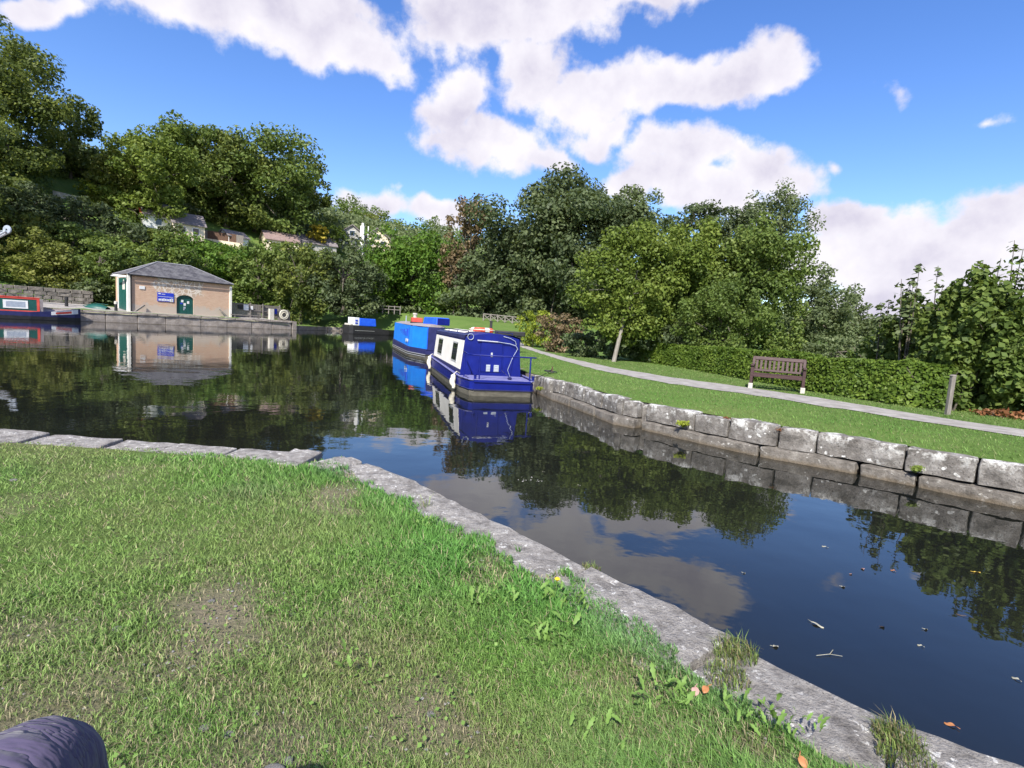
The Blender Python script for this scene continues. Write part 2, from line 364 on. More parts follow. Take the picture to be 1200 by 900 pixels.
def soilmat():
    mt, t, b = newmat('turf_soil')
    a = t.nodes.new('ShaderNodeAttribute'); a.attribute_name = 'Col'
    v = coords(t)
    n = noise3(28, 8, v, .7, t)
    c = mixc(t, mth(t, 'MULTIPLY_ADD', n.outputs['Fac'], 1.6, -.4, clamp=True), mixc(t, .4, a.outputs['Color'], (.03, .03, .015)), a.outputs['Color'])
    t.links.new(c, b.inputs['Base Color']); b.inputs['Roughness'].default_value = .95; b.inputs['Specular IOR Level'].default_value = .1
    bump(t, b, n.outputs['Fac'], 1, .03)
    return mt
SOIL = soilmat()
def farmat():
    mt, t, b = newmat('bank_turf')
    v = coords(t)
    n1 = noise3(.35, 6, v, .6, t); n2 = noise3(14, 8, v, .7, t); n3 = noise3(3, 4, v, .6, t)
    c = ramp(t, n1.outputs['Fac'], [(.3, (.10, .19, .035)), (.55, (.14, .24, .05)), (.75, (.19, .24, .07))])
    c = mixc(t, mth(t, 'MULTIPLY_ADD', n2.outputs['Fac'], 1.2, -.25, clamp=True), mixc(t, .6, c, (.02, .04, .01)), c)
    c = mixc(t, mth(t, 'MULTIPLY', n3.outputs['Fac'], .3), c, (.17, .19, .07))
    t.links.new(c, b.inputs['Base Color']); b.inputs['Roughness'].default_value = .95; b.inputs['Specular IOR Level'].default_value = .1
    bump(t, b, n2.outputs['Fac'], .8, .05)
    return mt
FARTURF = farmat()
def watermat():
    mt, t, b = newmat('canal_water')
    v = coords(t)
    n = noise3(.5, 3, v, .5, t)
    t.links.new(ramp(t, n.outputs['Fac'], [(.3, (.008, .009, .008)), (.7, (.012, .013, .010))]), b.inputs['Base Color'])
    b.inputs['Roughness'].default_value = .015; b.inputs['IOR'].default_value = 1.56; b.inputs['Specular IOR Level'].default_value = .5
    a = noise3(1.1, 2, coords(t, 'Object', (1, 1, 1)), .45, t); a2 = noise3(5.5, 2, v, .5, t); a3 = noise3(.35, 2, v, .5, t)
    h = mth(t, 'ADD', mth(t, 'MULTIPLY', a.outputs['Fac'], .55), mth(t, 'MULTIPLY', mth(t, 'MULTIPLY', a2.outputs['Fac'], .12), mth(t, 'MULTIPLY', a3.outputs['Fac'], 1.4)))
    bump(t, b, h, .35, .03)
    return mt
WATER = watermat()

# ------------------------------------------------------------------ mesh helpers
class MB:
    def __init__(s): s.v = []; s.f = []; s.m = []; s.uv = {}
    def add(s, vs, fs, mi=0):
        o = len(s.v); s.v += [tuple(map(float, p)) for p in vs]
        for f in fs: s.f.append(tuple(i + o for i in f)); s.m.append(mi)
    def box(s, c, d, rz=0, mi=0, M=None, taper=1.0):
        x, y, z = d[0] / 2, d[1] / 2, d[2] / 2
        vs = []
        for k, sz in ((1, -z), (taper, z)):
            for a, b in ((-x, -y), (x, -y), (x, y), (-x, y)): vs.append(Vector((a * k, b * k, sz)))
        if M is None: M = Matrix.Rotation(rz, 3, 'Z')
        vs = [tuple(M @ p + Vector(c)) for p in vs]
        s.add(vs, [(3, 2, 1, 0), (4, 5, 6, 7), (0, 1, 5, 4), (1, 2, 6, 5), (2, 3, 7, 6), (3, 0, 4, 7)], mi)
    def bar(s, a, b, w, h=None, mi=0):
        a, b = Vector(a), Vector(b); d = b - a; L_ = d.length
        q = d.to_track_quat('X', 'Z').to_matrix()
        s.box((a + b) / 2, (L_, w, h or w), M=q, mi=mi)
    def tube(s, pts, r, n=8, mi=0, caps=True):
        pts = [Vector(p) for p in pts]; rs = r if isinstance(r, (list, tuple)) else [r] * len(pts)
        rings = []
        for i, p in enumerate(pts):
            t = (pts[min(i + 1, len(pts) - 1)] - pts[max(i - 1, 0)]).normalized()
            q = t.to_track_quat('Z', 'Y').to_matrix()
            rings.append([p + q @ Vector((math.cos(2 * math.pi * k / n) * rs[i], math.sin(2 * math.pi * k / n) * rs[i], 0)) for k in range(n)])
        vs = [p for g in rings for p in g]; fs = []
        for i in range(len(pts) - 1):
            for k in range(n):
                a = i * n + k; b = i * n + (k + 1) % n
                fs.append((a, b, b + n, a + n))
        if caps:
            fs.append(tuple(range(n - 1, -1, -1))); fs.append(tuple(range(len(vs) - n, len(vs))))
        s.add(vs, fs, mi)
    def prism(s, poly, z0, z1, mi=0, scale_top=None):
        n = len(poly); top = poly if scale_top is None else scale_top
        vs = [(x, y, z0) for x, y in poly] + [(x, y, z1) for x, y in top]
        fs = [tuple(range(n - 1, -1, -1)), tuple(range(n, 2 * n))] + [(i, (i + 1) % n, (i + 1) % n + n, i + n) for i in range(n)]
        s.add(vs, fs, mi)
    def torus(s, c, R_, r, n=24, k=8, M=None, mi=0, arc=(0, 1), mats=None):
        M = M or Matrix.Identity(3); c = Vector(c); vs = []; closed = arc == (0, 1)
        cnt = n if closed else n + 1
        for i in range(cnt):
            a = 2 * math.pi * (arc[0] + (arc[1] - arc[0]) * i / n)
            for j in range(k):
                b = 2 * math.pi * j / k
                vs.append(c + M @ Vector(((R_ + r * math.cos(b)) * math.cos(a), (R_ + r * math.cos(b)) * math.sin(a), r * math.sin(b))))
        fs = []
        for i in range(n):
            i2 = (i + 1) % cnt
            for j in range(k): fs.append((i * k + j, i2 * k + j, i2 * k + (j + 1) % k, i * k + (j + 1) % k))
        s.add(vs, fs, mi)
    def mesh(s, name, mats, smooth=False):
        me = bpy.data.meshes.new(name); me.from_pydata(s.v, [], s.f)
        mats = mats if isinstance(mats, (list, tuple)) else [mats]
        for q in mats: me.materials.append(q)
        if any(s.m): me.polygons.foreach_set('material_index', s.m)
        if smooth: me.polygons.foreach_set('use_smooth', [True] * len(s.f))
        me.update(); return me
    def obj(s, name, mats, parent=None, bev=0, smooth=False, loc=None):
        o = bpy.data.objects.new(name, s.mesh(name, mats, smooth)); COL.objects.link(o)
        if parent is not None: o.parent = parent
        if loc is not None: o.location = loc
        if bev:
            b = o.modifiers.new('bevel', 'BEVEL'); b.width = bev; b.segments = 1 if bev < .01 else 2; b.limit_method = 'ANGLE'
        return o

def link_mesh(name, me, parent=None, loc=None):
    o = bpy.data.objects.new(name, me); COL.objects.link(o)
    if parent is not None: o.parent = parent
    if loc is not None: o.location = loc
    return o
def tag(o, label, cat, group=None):
    o['label'] = label; o['category'] = cat
    if group: o['group'] = group
    return o
def thing(name, loc, label, cat, rz=0, group=None):
    o = bpy.data.objects.new(name, None); COL.objects.link(o); o.location = Vector(loc); o.rotation_euler = (0, 0, rz)
    o.empty_display_size = .3
    return tag(o, label, cat, group)
def struct(o): o['kind'] = 'structure'; return o
def stuff(o): o['kind'] = 'stuff'; return o

def npmesh(name, V, F, mat, col=None, smooth=False):
    me = bpy.data.meshes.new(name); V = np.asarray(V, np.float32); F = np.asarray(F, np.int32)
    me.vertices.add(len(V)); me.vertices.foreach_set('co', V.ravel())
    me.loops.add(F.size); me.loops.foreach_set('vertex_index', F.ravel())
    me.polygons.add(len(F)); me.polygons.foreach_set('loop_start', np.arange(0, F.size, F.shape[1], dtype=np.int32))
    if col is not None:
        ca = me.color_attributes.new('Col', 'FLOAT_COLOR', 'POINT')
        c4 = np.ones((len(V), 4), np.float32); c4[:, :3] = col; ca.data.foreach_set('color', c4.ravel())
    me.materials.append(mat)
    if smooth: me.polygons.foreach_set('use_smooth', np.ones(len(F), bool))
    me.update(calc_edges=True); return me

# value noise for laying things out
_rs = np.random.RandomState(7); _G = _rs.rand(256, 256)
def vnoise(x, y):
    x = np.asarray(x, float); y = np.asarray(y, float)
    xi = np.floor(x).astype(int); yi = np.floor(y).astype(int); fx = x - xi; fy = y - yi
    fx = fx * fx * (3 - 2 * fx); fy = fy * fy * (3 - 2 * fy)
    g = lambda a, b: _G[a & 255, b & 255]
    return (g(xi, yi) * (1 - fx) + g(xi + 1, yi) * fx) * (1 - fy) + (g(xi, yi + 1) * (1 - fx) + g(xi + 1, yi + 1) * fx) * fy
def fbm(x, y, o=4):
    s = 0; a = .5; f = 1
    for i in range(o): s = s + a * vnoise(np.asarray(x) * f + 17 * i, np.asarray(y) * f + 31 * i); a *= .5; f *= 2.03
    return s / (1 - .5 ** o)
def inpoly(x, y, poly):
    x = np.asarray(x); y = np.asarray(y); r = np.zeros(x.shape, bool); n = len(poly)
    for i in range(n):
        x1, y1 = poly[i]; x2, y2 = poly[(i + 1) % n]
        if y1 == y2: continue
        c = ((y1 > y) != (y2 > y)) & (x < (x2 - x1) * (y - y1) / (y2 - y1) + x1)
        r ^= c
    return r
def segdist(x, y, pl):
    d = np.full(np.shape(x), 1e9)
    for (x1, y1), (x2, y2) in zip(pl[:-1], pl[1:]):
        dx, dy = x2 - x1, y2 - y1; t = np.clip(((x - x1) * dx + (y - y1) * dy) / (dx * dx + dy * dy), 0, 1)
        d = np.minimum(d, np.hypot(x - x1 - t * dx, y - y1 - t * dy))
    return d

# ------------------------------------------------------------------ site plan
ZN = 0.50                                                   # near bank coping top above the water
ZW = 0.52                                                   # far wall top
NEAR_L = [(-60, 5.2), (-20, 5.15), (-4.94, 5.02), (-3.55, 5.03), (-2.12, 4.97), (-1.75, 4.93)]
NEAR_D = [tuple(at(x, y, ZN)[:2]) for x, y in ((402, 533), (430, 541), (487, 563), (551, 595), (629, 633), (693, 666), (800, 716), (879, 758), (925, 785), (1046, 842), (1142, 880), (1200, 897))]
_l = np.array(NEAR_D[-1]); _dv = np.array([.72, -.70])
NEAR_D += [tuple(_l + _dv * k) for k in (1.5, 4, 10, 30)]
FARW = [(30, -16), (14, -2.5), (8.6, 4.2), (6.9, 5.85), (6.36, 6.33), (6.01, 6.66), (5.62, 7.08), (5.21, 7.5), (4.72, 7.92), (4.07, 8.35), (3.4, 9.12), (2.62, 10.1),
        (2.42, 10.32), (2.12, 10.62), (1.86, 11.5), (1.42, 12.9), (.98, 14.1)]
FARW2 = [(.98, 14.1), (.40, 16.2), (-1.3, 21.7), (-2.2, 26.3), (-6.6, 39.3), (-9.5, 52), (-11, 66), (-14, 70.5), (-20, 71), (-24.5, 68), (-26.0, 61.0)]
B0 = np.array([-36.3, 49.5]); B1 = np.array([-30.7, 56.7])
QT = (B1 - B0) / np.linalg.norm(B1 - B0); QN = np.array([-QT[1], QT[0]])   # along the quay, and away from the water
Q0 = B0 - QN * 1.25
QUAYL = [tuple(Q0 + QT * t) for t in (15.5, 15.0, 9, 3, -4, -12, -22, -40)]
BASIN = FARW + FARW2[1:] + QUAYL[1:]

def HH(x, y):
    "height of the land on the far side"
    x = np.asarray(x, float); y = np.asarray(y, float)
    z = np.full(x.shape, .60)
    g = np.clip((y - 34) / 34, 0, 1); g = g * g * (3 - 2 * g)
    z = z + g * 2.3 * np.clip((x + 27) / 6, 0, 1)
    z = z + .35 * (fbm(x * .12, y * .12) - .5) * np.clip((y - 34) / 10, 0, 1)
    q = (x - Q0[0]) * QN[0] + (y - Q0[1]) * QN[1]; t = (x - Q0[0]) * QT[0] + (y - Q0[1]) * QT[1]
    zq = 1.0 + .075 * np.clip(q - .6, 0, 6)
    wq = np.clip((15.1 - t) / 1.5, 0, 1) * np.clip((q + 3) / .5, 0, 1)
    z = z * (1 - wq) + zq * wq
    hs = -.75 * x + .66 * y - 67.5
    hh = .5 * np.clip(hs, 0, 40) + .22 * np.clip(hs - 40, 0, 120)
    z = z + hh + np.clip(hs, 0, 10) / 10 * 1.5 * (fbm(x * .06, y * .06) - .5)
    return z

def offs(pl, d):
    P = np.array(pl, float); T = np.gradient(P, axis=0); T /= np.linalg.norm(T, axis=1)[:, None]
    return [tuple(p) for p in P + np.column_stack([T[:, 1], -T[:, 0]]) * d]
FARWIN = offs(FARW, .34)
def fillpoly(bound, interior, holes=()):
    vs = [Vector(p) for p in bound]; n = len(bound)
    ed = [(i, (i + 1) % n) for i in range(n)]
    vs += [Vector(p) for p in interior]
    V, E_, F, *_ = delaunay_2d_cdt(vs, ed, [tuple(range(n))], 1, 1e-5)
    return np.array([tuple(v) for v in V]), [tuple(f) for f in F]
def gridpts(x0, x1, y0, y1, st, poly, keep, rng, excl=None):
    X, Y = np.meshgrid(np.arange(x0, x1, st), np.arange(y0, y1, st)); X = X.ravel() + rng.uniform(-.3, .3, X.size) * st; Y = Y.ravel() + rng.uniform(-.3, .3, Y.size) * st
    k = inpoly(X, Y, poly) & (segdist(X, Y, poly + poly[:1]) > keep)
    if excl: k &= ~((X > excl[0]) & (X < excl[1]) & (Y > excl[2]) & (Y < excl[3]))
    return list(zip(X[k], Y[k]))

rng = np.random.RandomState(3)
# ---- water
wv = MB(); wv.add([(-140, -60, 0), (60, -60, 0), (60, 80, 0), (-140, 80, 0)], [(0, 1, 2, 3)])
struct(wv.obj('water', WATER))

# ---- far land: one sheet from the basin's edge to the horizon
far_poly = FARWIN + FARW2[1:] + QUAYL[1:] + [(-62, -60), (-400, -120), (-500, 500), (500, 500), (500, -120), (60, -60)]
pts = gridpts(-14, 14, 3, 34, .7, far_poly, .35, rng)
pts += gridpts(-130, 60, -10, 150, 3.2, far_poly, 1.2, rng, (-14, 14, 3, 34))
pts += gridpts(-480, 480, -110, 480, 24, far_poly, 8, rng, (-130, 60, -10, 150))
V, F = fillpoly(far_poly, pts)
Z = HH(V[:, 0], V[:, 1])
dW = segdist(V[:, 0], V[:, 1], FARWIN); nearw = np.clip(dW / .6, 0, 1); Z = np.where(dW < .6, (ZW - .02) * (1 - nearw) + Z * nearw, Z)
d2 = segdist(V[:, 0], V[:, 1], FARW2); Z = np.where(d2 < .8, np.minimum(Z, .5 + .12 * d2), Z)
gm = MB(); gm.add(np.column_stack([V, Z]), F)
struct(gm.obj('ground', FARTURF, smooth=True))

# ---- towpath sheet
pf = [(612, 404), (634, 411), (660, 418), (710, 429), (780, 441), (880, 454), (960, 466), (1100, 489), (1200, 503)]
pn = [(606, 406), (622, 411), (656, 422), (706, 436), (780, 450), (880, 464), (960, 476), (1100, 499), (1200, 514)]
A = [at(x, y, .6)[:2] for x, y in pf]; Bp = [at(x, y, .6)[:2] for x, y in pn]
A.append(A[-1] + np.array([3.5, -3.0])); Bp.append(Bp[-1] + np.array([3.5, -3.2]))
def resamp(P, n):
    P = np.array(P); d = np.r_[0, np.cumsum(np.hypot(*np.diff(P, axis=0).T))]; s = np.linspace(0, d[-1], n)
    return np.column_stack([np.interp(s, d, P[:, 0]), np.interp(s, d, P[:, 1])])
PA, PB = resamp(A, 90), resamp(Bp, 90)
w_ = PA - PB; PA = PA - w_ * .10; PB = PB + w_ * .06; w_ = PA - PB
PA = PA + w_ * (.22 * (fbm(np.arange(90) * .8, np.zeros(90)) - .5)[:, None]); PB = PB - w_ * (.30 * (fbm(np.arange(90) * .8, np.ones(90) * 9) - .5)[:, None])
pm = MB(); rows = []
for k in range(90):
    for j in range(5):
        p = PB[k] * (1 - j / 4) + PA[k] * j / 4
        rows.append((p[0], p[1], float(HH(p[0], p[1])) + .012 + .012 * (j in (1, 2, 3))))
pm.add(rows, [(k * 5 + j, k * 5 + j + 1, k * 5 + j + 6, k * 5 + j + 5) for k in range(89) for j in range(4)])
struct(pm.obj('towpath', PAINT['path'], smooth=True))
PATHPOLY = [tuple(p) for p in PB] + [tuple(p) for p in PA[::-1]]

# ---- near bank
NL_in = offs(NEAR_L, .42); ND_in = offs(NEAR_D, .38)
near_poly = NL_in + [(-1.55, 4.7)] + ND_in + [(25, -45), (-60, -45)]
pts = gridpts(-9, 4, -1, 5.2, .16, near_poly, .08, rng); pts += gridpts(-60, 25, -45, 6, 2.0, near_poly, .6, rng, (-9, 4, -1, 5.2))
V, F = fillpoly(near_poly, pts)

PATCH = [(265, 715, .26, .95), (395, 572, .20, .8), (30, 835, .30, .8), (470, 845, .22, .7), (300, 880, .30, .7), (620, 560, .1, .6), (425, 700, .16, .5), (545, 862, .16, .8), (210, 775, .12, .6),
         (5, 740, .2, .6), (640, 668, .08, .7), (905, 872, .10, .6), (130, 800, .18, .5), (380, 740, .25, .45), (560, 655, .07, .6)]
PATCHW = [(at(x, y, ZN + .03)[0], at(x, y, ZN + .03)[1], r, s) for x, y, r, s in PATCH]
def bare(x, y):
    b = np.zeros(np.shape(x)); n = (fbm(np.asarray(x) * 5, np.asarray(y) * 5) - .5)
    for cx, cy, r, s in PATCHW:
        d = np.hypot((x - cx), (y - cy) * 1.0) / (r * 1.25)
        b = np.maximum(b, s * np.clip(1.25 - d + n * 1.3, 0, 1))
    n2 = fbm(np.asarray(x) * 1.7 + 40, np.asarray(y) * 1.7 + 9)
    return np.maximum(b, np.clip((n2 - .64) * 4.5, 0, .5))
def lush(x, y):
    "how long and rich the grass is: longest beside the coping and in the hollow before the seat"
    d = segdist(x, y, NEAR_D)
    l = np.clip(1.25 - d / 1.25, 0, 1) + .25 * np.clip(1 - segdist(x, y, NEAR_L) / .5, 0, 1)
    l = l + (fbm(np.asarray(x) * 1.1 + 5, np.asarray(y) * 1.1 + 3) - .5) * .9
    return np.clip(l, 0, 1) * (1 - .8 * bare(x, y))
def gz_near(x, y):
    return ZN - .01 + .07 * (fbm(np.asarray(x) * .8, np.asarray(y) * .8) - .4) * np.clip(np.minimum(segdist(x, y, NL_in), segdist(x, y, ND_in)) / .6, 0, 1) + .02 * (fbm(np.asarray(x) * 4, np.asarray(y) * 4) - .5)
def turfcol(x, y):
    b = bare(x, y)[:, None]; l = lush(x, y)[:, None]
    n = fbm(np.asarray(x) * 2.2 + 70, np.asarray(y) * 2.2)[:, None]; n2 = fbm(np.asarray(x) * .9 + 20, np.asarray(y) * .9 + 50)[:, None]
    dry = np.array([.19, .245, .078]); grn = np.array([.14, .25, .052]); rich = np.array([.095, .22, .045]); blue = np.array([.10, .20, .066])
    c = dry * (1 - np.clip((n - .3) * 2.2, 0, 1)) + grn * np.clip((n - .3) * 2.2, 0, 1)
    lr = rich * (1 - np.clip((n2 - .42) * 5, 0, 1)) + blue * np.clip((n2 - .42) * 5, 0, 1)
    c = (c * (1 - l) + lr * l) * 1.22
    return c, b
c, b = turfcol(V[:, 0], V[:, 1])
soil = np.array([.27, .22, .165]) * (.7 + .6 * fbm(V[:, 0] * 6, V[:, 1] * 6)[:, None])
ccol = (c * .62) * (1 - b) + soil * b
zz = gz_near(V[:, 0], V[:, 1])
tri = [f for f in F]
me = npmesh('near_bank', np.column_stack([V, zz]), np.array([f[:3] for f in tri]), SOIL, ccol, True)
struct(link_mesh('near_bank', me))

def blades(name, x, y, z, h, w, lean, col, rng, mat=BLADE, seg=True):
    n = len(x); a = rng.uniform(0, 2 * np.pi, n); la = rng.uniform(0, 2 * np.pi, n) * .75 + .8
    sx, sy = np.cos(a) * w / 2, np.sin(a) * w / 2
    lx, ly = np.cos(la) * lean * h, np.sin(la) * lean * h
    P = np.zeros((n, 5, 3), np.float32)
    P[:, 0] = np.column_stack([x - sx, y - sy, z - .004]); P[:, 1] = np.column_stack([x + sx, y + sy, z - .004])
    P[:, 2] = np.column_stack([x - sx * .8 + lx * .3, y - sy * .8 + ly * .3, z + h * .6]); P[:, 3] = np.column_stack([x + sx * .8 + lx * .3, y + sy * .8 + ly * .3, z + h * .6])
    hh = h * np.clip(1.05 - .35 * lean, .35, 1.05)
    P[:, 4] = np.column_stack([x + lx, y + ly, z + hh])
    i = np.arange(n)[:, None] * 5
    F = np.concatenate([i + np.array([[0, 1, 3]]), i + np.array([[0, 3, 2]]), i + np.array([[2, 3, 4]])], 0)
    if not seg:
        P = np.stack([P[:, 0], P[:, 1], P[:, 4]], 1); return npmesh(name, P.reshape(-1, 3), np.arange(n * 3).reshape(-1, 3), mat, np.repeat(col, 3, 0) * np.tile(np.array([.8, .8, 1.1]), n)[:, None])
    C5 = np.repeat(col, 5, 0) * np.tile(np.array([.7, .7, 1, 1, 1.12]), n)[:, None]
    return npmesh(name, P.reshape(-1, 3), F, mat, C5)

# near lawn blades: density falls off gently with distance
n = 640000
d = (.85 ** -.2 + rng.rand(n) * (14.0 ** -.2 - .85 ** -.2)) ** (-1 / .2)
th = rng.uniform(-R(62), R(58), n)
x = d * np.sin(th); y = d * np.cos(th)
over = offs(NEAR_L, .35) + [(-1.55, 4.80)] + offs(NEAR_D, .30) + [(25, -45), (-60, -45)]
ov = (fbm(x * 2.2, y * 2.2) - .5) * .24 + (fbm(x * 9, y * 9) - .5) * .16
k = inpoly(x + ov, y + ov, over); x, y, d = x[k], y[k], d[k]
bb = bare(x, y); ll = lush(x, y)
k = rng.rand(len(x)) > bb * .93; x, y, d, bb, ll = x[k], y[k], d[k], bb[k], ll[k]
edge_ = np.clip(np.minimum(segdist(x, y, NEAR_L) - .35, segdist(x, y, NEAR_D) - .3) / .25, .45, 1)
h = edge_ * (.015 + .024 * rng.rand(len(x)) + ll * (.028 + .05 * rng.rand(len(x)))) * (1 - .5 * bb)
w = .0021 * np.clip(d / 1.5, .9, 4) * (1 + .5 * ll) * np.where(d > 3, 1.25, 1)
lean = rng.uniform(.3, 1.3, len(x)) * (1.25 - .35 * ll)
col, b = turfcol(x, y); col = col * (.85 + .5 * rng.rand(len(x), 1))
straw = (rng.rand(len(x)) < .05 + .5 * bb + .05 * (1 - ll))
col[straw] = np.array([.38, .33, .20]) * (.7 + .6 * rng.rand(straw.sum(), 1))
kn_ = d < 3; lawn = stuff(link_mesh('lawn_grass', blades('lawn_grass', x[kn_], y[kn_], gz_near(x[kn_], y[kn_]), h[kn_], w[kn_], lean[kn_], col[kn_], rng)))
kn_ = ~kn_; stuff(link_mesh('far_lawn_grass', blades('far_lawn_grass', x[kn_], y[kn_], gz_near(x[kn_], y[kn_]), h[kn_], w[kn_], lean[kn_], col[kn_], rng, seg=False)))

# far bank lawn blades
n = 230000
x = rng.uniform(-1.5, 14, n); y = rng.uniform(2.5, 30, n)
k = inpoly(x, y, FARW + FARW2[1:] + QUAYL[1:] + [(-62, -60), (-400, -120), (-500, 500), (500, 500), (500, -120), (60, -60)]) & ~inpoly(x, y, PATHPOLY) & (segdist(x, y, FARW) > .20 + .26 * fbm(x * 3, y * 3)) & (y > 12.5 - 1.5 * x) & (x < 3 + 1.0 * (30 - y)) & (rng.rand(n) < np.clip(9.5 / y, .25, 1))
x, y = x[k], y[k]; dd = np.hypot(x, y)
side = segdist(x, y, FARW) - .3
nb2 = fbm(x * 2.3 + 9, y * 2.3)
h = (.018 + .028 * rng.rand(len(x))) * (.55 + 1.0 * nb2) + .05 * rng.rand(len(x)) * (segdist(x, y, FARW) < .6) * (nb2 > .45); w = .006 * np.clip(dd / 8, .9, 2.6)
nn_ = np.clip((fbm(x * .9, y * .9)[:, None] - .5) * 2.2 + .5, 0, 1)
col = np.array([.12, .27, .045]) * (1 - nn_) + np.array([.215, .32, .085]) * nn_; col = col * (.8 + .45 * rng.rand(len(x), 1))
verge = inpoly(x, y, [tuple(p) for p in PA] + [(40, 2), (40, 40), (0, 40)])
col[verge] = (col * .6 + np.array([.16, .17, .07]) * .4)[verge]
dryk = rng.rand(len(x)) < .10; col[dryk] = np.array([.33, .31, .16])
stuff(link_mesh('verge_grass', blades('verge_grass', x, y, HH(x, y) - np.clip((.6 - side) / .6, 0, 1) * .09, h, w * 1.3, rng.uniform(.4, 1.2, len(x)), col, rng, seg=False)))

# ------------------------------------------------------------------ stone walls
def plan(pl):
    P = np.array(pl, float); D = np.r_[0, np.cumsum(np.hypot(*np.diff(P, axis=0).T))]
    def f(s):
        p = np.array([np.interp(s, D, P[:, 0]), np.interp(s, D, P[:, 1])])
        e_ = .15; a = np.array([np.interp(s - e_, D, P[:, 0]), np.interp(s - e_, D, P[:, 1])]); b_ = np.array([np.interp(s + e_, D, P[:, 0]), np.interp(s + e_, D, P[:, 1])])
        t = (b_ - a) / max(1e-6, np.linalg.norm(b_ - a)); return p, t, np.array([t[1], -t[0]])
    def inv(q):
        ss = np.linspace(0, D[-1], 4000); xs = np.interp(ss, D, P[:, 0]); ys = np.interp(ss, D, P[:, 1])
        return ss[np.argmin((xs - q[0]) ** 2 + (ys - q[1]) ** 2)]
    return f, inv, D[-1]
def stone(name, f, s0, s1, z0, z1, back, front, mat, parent, rng, rough=.012, gap=.008, seg=None, sgn=1, nz=2, nd=2, top_slope=-.02):
    """a block along a wall line from s0 to s1; 'front' metres proud of the line (towards the water), 'back' behind it"""
    L_ = s1 - s0; seg = seg or max(2, int(L_ / .3))
    loc = Vector((parent.location.x, parent.location.y, parent.location.z))
    a = s0 + gap; b_ = s1 - gap
    grid = {}; vs = []
    def P(i, j, k):
        key = (i, j, k)
        if key in grid: return grid[key]
        s = a + (b_ - a) * i / seg; p, t, nrm_ = f(s)
        dd = -front + (back + front) * j / nd
        z = z0 + (z1 - z0) * k / nz
        p3 = np.array([*(p + sgn * nrm_ * dd), z])
        edge = (j == 0) + (k == nz) + (i in (0, seg))
        jit = rough * (rng.rand(3) - .5) * 2
        if edge >= 2:
            p3[:2] += sgn * nrm_ * rough * (1.2 if j == 0 else 0); p3[2] -= rough * 1.0 * (k == nz)
            p3[:2] += t * rough * 1.2 * ((i == 0) - (i == seg))
        p3 = p3 + jit
        if k == nz: p3[2] += top_slope * j / nd
        grid[key] = len(vs); vs.append(tuple(p3 - np.array(loc))); return grid[key]
    fs = []
    for i in range(seg):
        for k in range(nz): fs.append((P(i, 0, k), P(i + 1, 0, k), P(i + 1, 0, k + 1), P(i, 0, k + 1)))
        for j in range(nd): fs.append((P(i, j, nz), P(i + 1, j, nz), P(i + 1, j + 1, nz), P(i, j + 1, nz)))
        for k in range(nz): fs.append((P(i + 1, nd, k), P(i, nd, k), P(i, nd, k + 1), P(i + 1, nd, k + 1)))
    for j in range(nd):
        for k in range(nz):
            fs.append((P(0, j + 1, k), P(0, j, k), P(0, j, k + 1), P(0, j + 1, k + 1))); fs.append((P(seg, j, k), P(seg, j + 1, k), P(seg, j + 1, k + 1), P(seg, j, k + 1)))
    m_ = MB(); m_.add(vs, fs)
    if sgn > 0: m_.f = [tuple(reversed(q)) for q in m_.f]
    o = m_.obj(name, mat, parent, bev=rough * .9 if rough > .006 else 0)
    return o
rng = np.random.RandomState(11)
# near coping, left run
t_ = thing('coping_wall', (-4, 5, 0), 'pale grey stone coping running straight to the left edge between grass and water', 'canal wall', group='canal edge walls')
f, inv, Ln = plan(NEAR_L)
js = [inv(q) for q in ((-1.72, 4.93), (-2.06, 4.97), (-2.6, 5.0), (-3.2, 5.03), (-3.75, 5.03), (-4.45, 5.02))] + [inv((-5.2, 5.02)) - 1.05 * k for k in range(9)]
for s1, s0 in zip(js[:-1], js[1:]):
    stone('stone', f, s0, s1, ZN - .26, ZN + .015 * rng.randn(), .52, .0 + .012 * rng.randn(), STONE, t_, rng, .008, .004, seg=max(4, int((s1 - s0) / .14)), nd=3)
for k in range(8):
    s1 = js[0] - k * 1.3; stone('stone', f, s1 - 1.3, s1, -.35, ZN - .275, .3, -.02, LEDGE, t_, rng, .012)
# near coping, diagonal run
t_ = thing('coping_wall', (0, 3, 0), 'long lichen spotted stone coping slanting past the grass to the lower right', 'canal wall', group='canal edge walls')
f, inv, Ln = plan(NEAR_D)
js = [0, inv(NEAR_D[1])] + [inv(at(x, y, ZN)) for x, y in ((693, 666), (862, 748), (1052, 846))] + [inv(at(1052, 846, ZN)) + 1.25 * k for k in range(1, 8)]
for s0, s1 in zip(js[:-1], js[1:]):
    big = s1 - s0 > .5
    stone('stone', f, s0, s1, ZN - .3, ZN + .012 * rng.randn() + (.01 if not big else 0), .52 if big else .42, .0, STONE, t_, rng, .006 if big else .016, .006, seg=max(4, int((s1 - s0) / .10)), nd=4, nz=3)
for k in range(9):
    stone('stone', f, k * 1.1, k * 1.1 + 1.1, -.35, ZN - .315, .3, -.02, LEDGE, t_, rng, .012)
